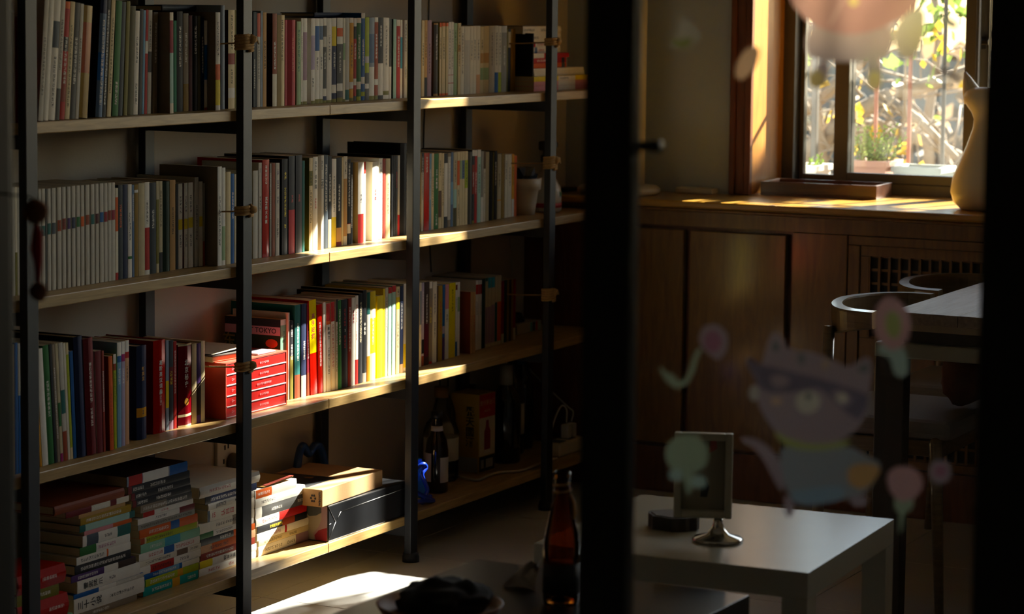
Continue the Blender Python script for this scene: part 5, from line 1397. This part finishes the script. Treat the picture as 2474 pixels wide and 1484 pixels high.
def print_stickers(cell=.0013):
    """each sticker is one printed film: fine cells, each with the colour of the uppermost printed shape"""
    for root, shp in _prints.values():
        allp = np.array([q for s in shp for q in s[1]]); x0, z0 = allp.min(0) - cell; x1, z1 = allp.max(0) + cell
        nx, nz_ = int((x1 - x0) / cell) + 1, int((z1 - z0) / cell) + 1
        gx, gz_ = np.meshgrid(x0 + (np.arange(nx) + .5) * cell, z0 + (np.arange(nz_) + .5) * cell)
        idx = -np.ones(gx.shape, int)
        order = sorted(range(len(shp)), key=lambda k: shp[k][0])
        for k in order:
            q = np.array(shp[k][1]); ins = np.zeros(gx.shape, bool)
            for (ax, az), (bx_, bz_) in zip(q, np.roll(q, -1, 0)):
                if az == bz_: continue
                ins ^= ((az > gz_) != (bz_ > gz_)) & (gx < (bx_ - ax) * (gz_ - az) / (bz_ - az) + ax)
            idx[ins] = k
        mb = MB(); vid = {}
        def vv(i, j):
            if (i, j) not in vid: vid[(i, j)] = len(mb.v); mb.v.append((x0 + i * cell, -.0024, z0 + j * cell))
            return vid[(i, j)]
        for j, i in zip(*np.nonzero(idx >= 0)):
            i, j = int(i), int(j); col = shp[idx[j, i]][2]
            mb.f.append((vv(i, j), vv(i + 1, j), vv(i + 1, j + 1), vv(i, j + 1))); mb.c.append(tuple(.62 * v + .13 for v in col[:3]) + (1,)); mb.t.append(None); mb.uv.append(None); mb.sm.append(False)
        mb.obj('print', sticker_mat(.5 if 'skirted' in root['label'] else .2), root)
def ell(cx, cy, rx_, ry_, n=16, a0=0): return [(cx + rx_ * math.cos(a0) * math.cos(2 * math.pi * k / n) - ry_ * math.sin(a0) * math.sin(2 * math.pi * k / n), cy + rx_ * math.sin(a0) * math.cos(2 * math.pi * k / n) + ry_ * math.cos(a0) * math.sin(2 * math.pi * k / n)) for k in range(n)]
def st_(lab, name='sticker'): return thing(name, lab, 'sticker', (0, DY, 0), 0, 'stickers on the door glass')
s = st_('large pink-skirted figure sticker with yellow shoes at the pane top')
shape(s, [(1895, -60), (1905, 0), (1950, 55), (2010, 80), (2075, 85), (2150, 62), (2215, 20), (2240, -60)], 'rose', 2)
shape(s, [(1962, 40), (1940, 130), (1990, 150), (2080, 152), (2155, 140), (2165, 50)], 'mauve', 1)
shape(s, [(2155, 60), (2165, 142), (2220, 140), (2240, 50), (2225, 10)], 'ltgrey', 1)
shape(s, [(1975, 145), (1965, 185), (1960, 210), (1985, 215), (2000, 195), (2005, 148)], 'mauve', 0); shape(s, ell(1972, 192, 20, 22), 'yellow', 1)
shape(s, [(2090, 145), (2095, 180), (2095, 215), (2120, 218), (2132, 190), (2130, 145)], 'mauve', 0); shape(s, ell(2113, 195, 18, 24), 'yellow', 1)
shape(s, ell(2062, 3, 13, 13), 'yellow', 3); shape(s, [(2000, 60), (2008, 66), (2046, -10), (2038, -14)], 'pink', 3)
s = st_('white and yellow butterfly petal sticker near the handle'); shape(s, [(1632, 42), (1635, 34), (1660, 45), (1690, 72), (1695, 90), (1683, 100), (1670, 115), (1645, 122), (1620, 112), (1612, 92), (1625, 88), (1642, 84)], 'offwhite', 1); shape(s, [(1617, 92), (1645, 96), (1672, 88), (1668, 112), (1645, 118), (1625, 110)], 'lime', 2)
s = st_('pale oval petal sticker in front of the window casing'); shape(s, ell(1805, 152, 46, 22, 16, -1.05), 'offwhite', 1)
s = st_('small pale leaf sticker in the upper corner of the pane'); shape(s, [(2265, 28), (2300, 45), (2318, 62), (2308, 72), (2280, 60)], 'aqua', 1)
s = st_('faint pale arc sticker over the window stile'); shape(s, [(2245, 168), (2290, 165), (2320, 185), (2325, 200), (2310, 195), (2285, 178), (2250, 176)], 'mauve', 1)
s = st_('pink flower sticker on a curling pale stem')
shape(s, [(1692, 800), (1705, 785), (1735, 783), (1758, 805), (1760, 840), (1740, 870), (1725, 868), (1700, 845), (1688, 825)], 'mauve', 1); shape(s, ell(1722, 825, 22, 26), 'magenta', 2)
shape(s, [(1698, 845), (1684, 870), (1676, 905), (1660, 930), (1635, 940), (1612, 928), (1596, 900), (1594, 885), (1602, 890), (1614, 908), (1632, 925), (1652, 920), (1665, 895), (1674, 862), (1690, 838)], 'sage', 1)
shape(s, ell(1620, 915, 20, 12, 12, .6), 'sage', 2)
s = st_('grey cat sticker with purple glasses and a blue dress')
shape(s, [(1845, 865), (1858, 815), (1873, 800), (1892, 815), (1902, 845), (1960, 850), (2010, 868), (2050, 890), (2080, 868), (2102, 862), (2108, 890), (2100, 960), (2092, 1010), (2060, 1050), (2010, 1075), (1950, 1080), (1890, 1060), (1855, 1020), (1832, 980), (1825, 930)], 'mauve', 1)
shape(s, [(1860, 850), (1873, 815), (1888, 848)], 'slate', 2); shape(s, [(2062, 895), (2098, 872), (2100, 905)], 'slate', 2)
shape(s, [(1925, 852), (1945, 855), (1942, 885), (1930, 880)], 'slate', 2); shape(s, [(1990, 868), (2005, 872), (1995, 895), (1984, 888)], 'tan', 2)
gls = [(1800, 870), (1812, 862), (1830, 880), (1880, 890), (1940, 905), (2000, 920), (2060, 940), (2100, 955), (2094, 985), (2075, 1020), (2055, 1005), (2030, 985), (2000, 955), (1975, 935), (1930, 945), (1890, 950), (1840, 945), (1822, 915)]
shape(s, gls, 'purple', 3); shape(s, [(1858, 905), (1900, 908), (1912, 925), (1888, 938), (1862, 930)], 'mauve', 4); shape(s, [(2008, 940), (2048, 948), (2058, 970), (2040, 985), (2016, 970)], 'mauve', 4)
shape(s, ell(1952, 972, 30, 28), 'offwhite', 4); shape(s, ell(1953, 958, 8, 8), 'charcoal', 5); shape(s, ell(2035, 962, 13, 12), 'offwhite', 5); shape(s, ell(1875, 970, 14, 10), 'peach', 3)
shape(s, ell(1822, 950, 12, 20), 'ltgrey', 2)
shape(s, [(1865, 1035), (1900, 1060), (1980, 1078), (2060, 1060), (2045, 1080), (1960, 1092), (1890, 1078)], 'lime', 3)
shape(s, [(1895, 1075), (1880, 1100), (1895, 1180), (1925, 1220), (1980, 1215), (2040, 1205), (2080, 1200), (2110, 1170), (2135, 1120), (2090, 1100), (2050, 1075), (1960, 1088)], 'bluegrey', 2); shape(s, [(1900, 1190), (1930, 1225), (1985, 1218), (2040, 1208), (2040, 1170), (1960, 1180)], 'sky', 3)
shape(s, [(2050, 1120), (2135, 1120), (2110, 1170), (2075, 1185), (2045, 1165)], 'amber', 3); shape(s, ell(2075, 1210, 22, 14), 'mauve', 2)
shape(s, [(1790, 1055), (1830, 1060), (1870, 1090), (1890, 1130), (1895, 1190), (1880, 1180), (1850, 1120), (1820, 1080), (1790, 1068)], 'mauve', 2); shape(s, [(1895, 1190), (1920, 1215), (1918, 1240), (1906, 1252), (1895, 1240)], 'mauve', 1)
s = st_('pink oval balloon sticker with a yellow centre beside the dining table'); shape(s, ell(2155, 782, 45, 66, 16, -.12), 'pink', 1); shape(s, ell(2158, 785, 20, 34, 14, -.1), 'lime', 2); shape(s, [(2125, 825), (2190, 840), (2195, 900), (2180, 915), (2160, 905), (2150, 860), (2118, 855)], 'aqua', 0)
s = st_('round pale green tree sticker over the picture stand'); shape(s, ell(1660, 1098, 54, 50), 'sage', 1); shape(s, [(1650, 1140), (1675, 1140), (1672, 1185), (1665, 1200), (1655, 1185)], 'sage', 1); shape(s, ell(1633, 1148, 18, 15), 'aqua', 2); shape(s, ell(1688, 1165, 20, 17), 'aqua', 2)
s = st_('pink blossom sticker on a green stalk below the balloon'); shape(s, [(2140, 1150), (2160, 1128), (2195, 1125), (2225, 1145), (2232, 1180), (2210, 1205), (2180, 1215), (2150, 1195)], 'pink', 1); shape(s, [(2160, 1200), (2215, 1205), (2200, 1235), (2185, 1240), (2180, 1285), (2170, 1290), (2175, 1240), (2158, 1230)], 'sage', 0)
s = st_('small magenta-centred flower sticker close to the door stile'); shape(s, ell(2272, 1140, 28, 30), 'mauve', 1); shape(s, ell(2272, 1138, 15, 16), 'magenta', 2)

print_stickers()
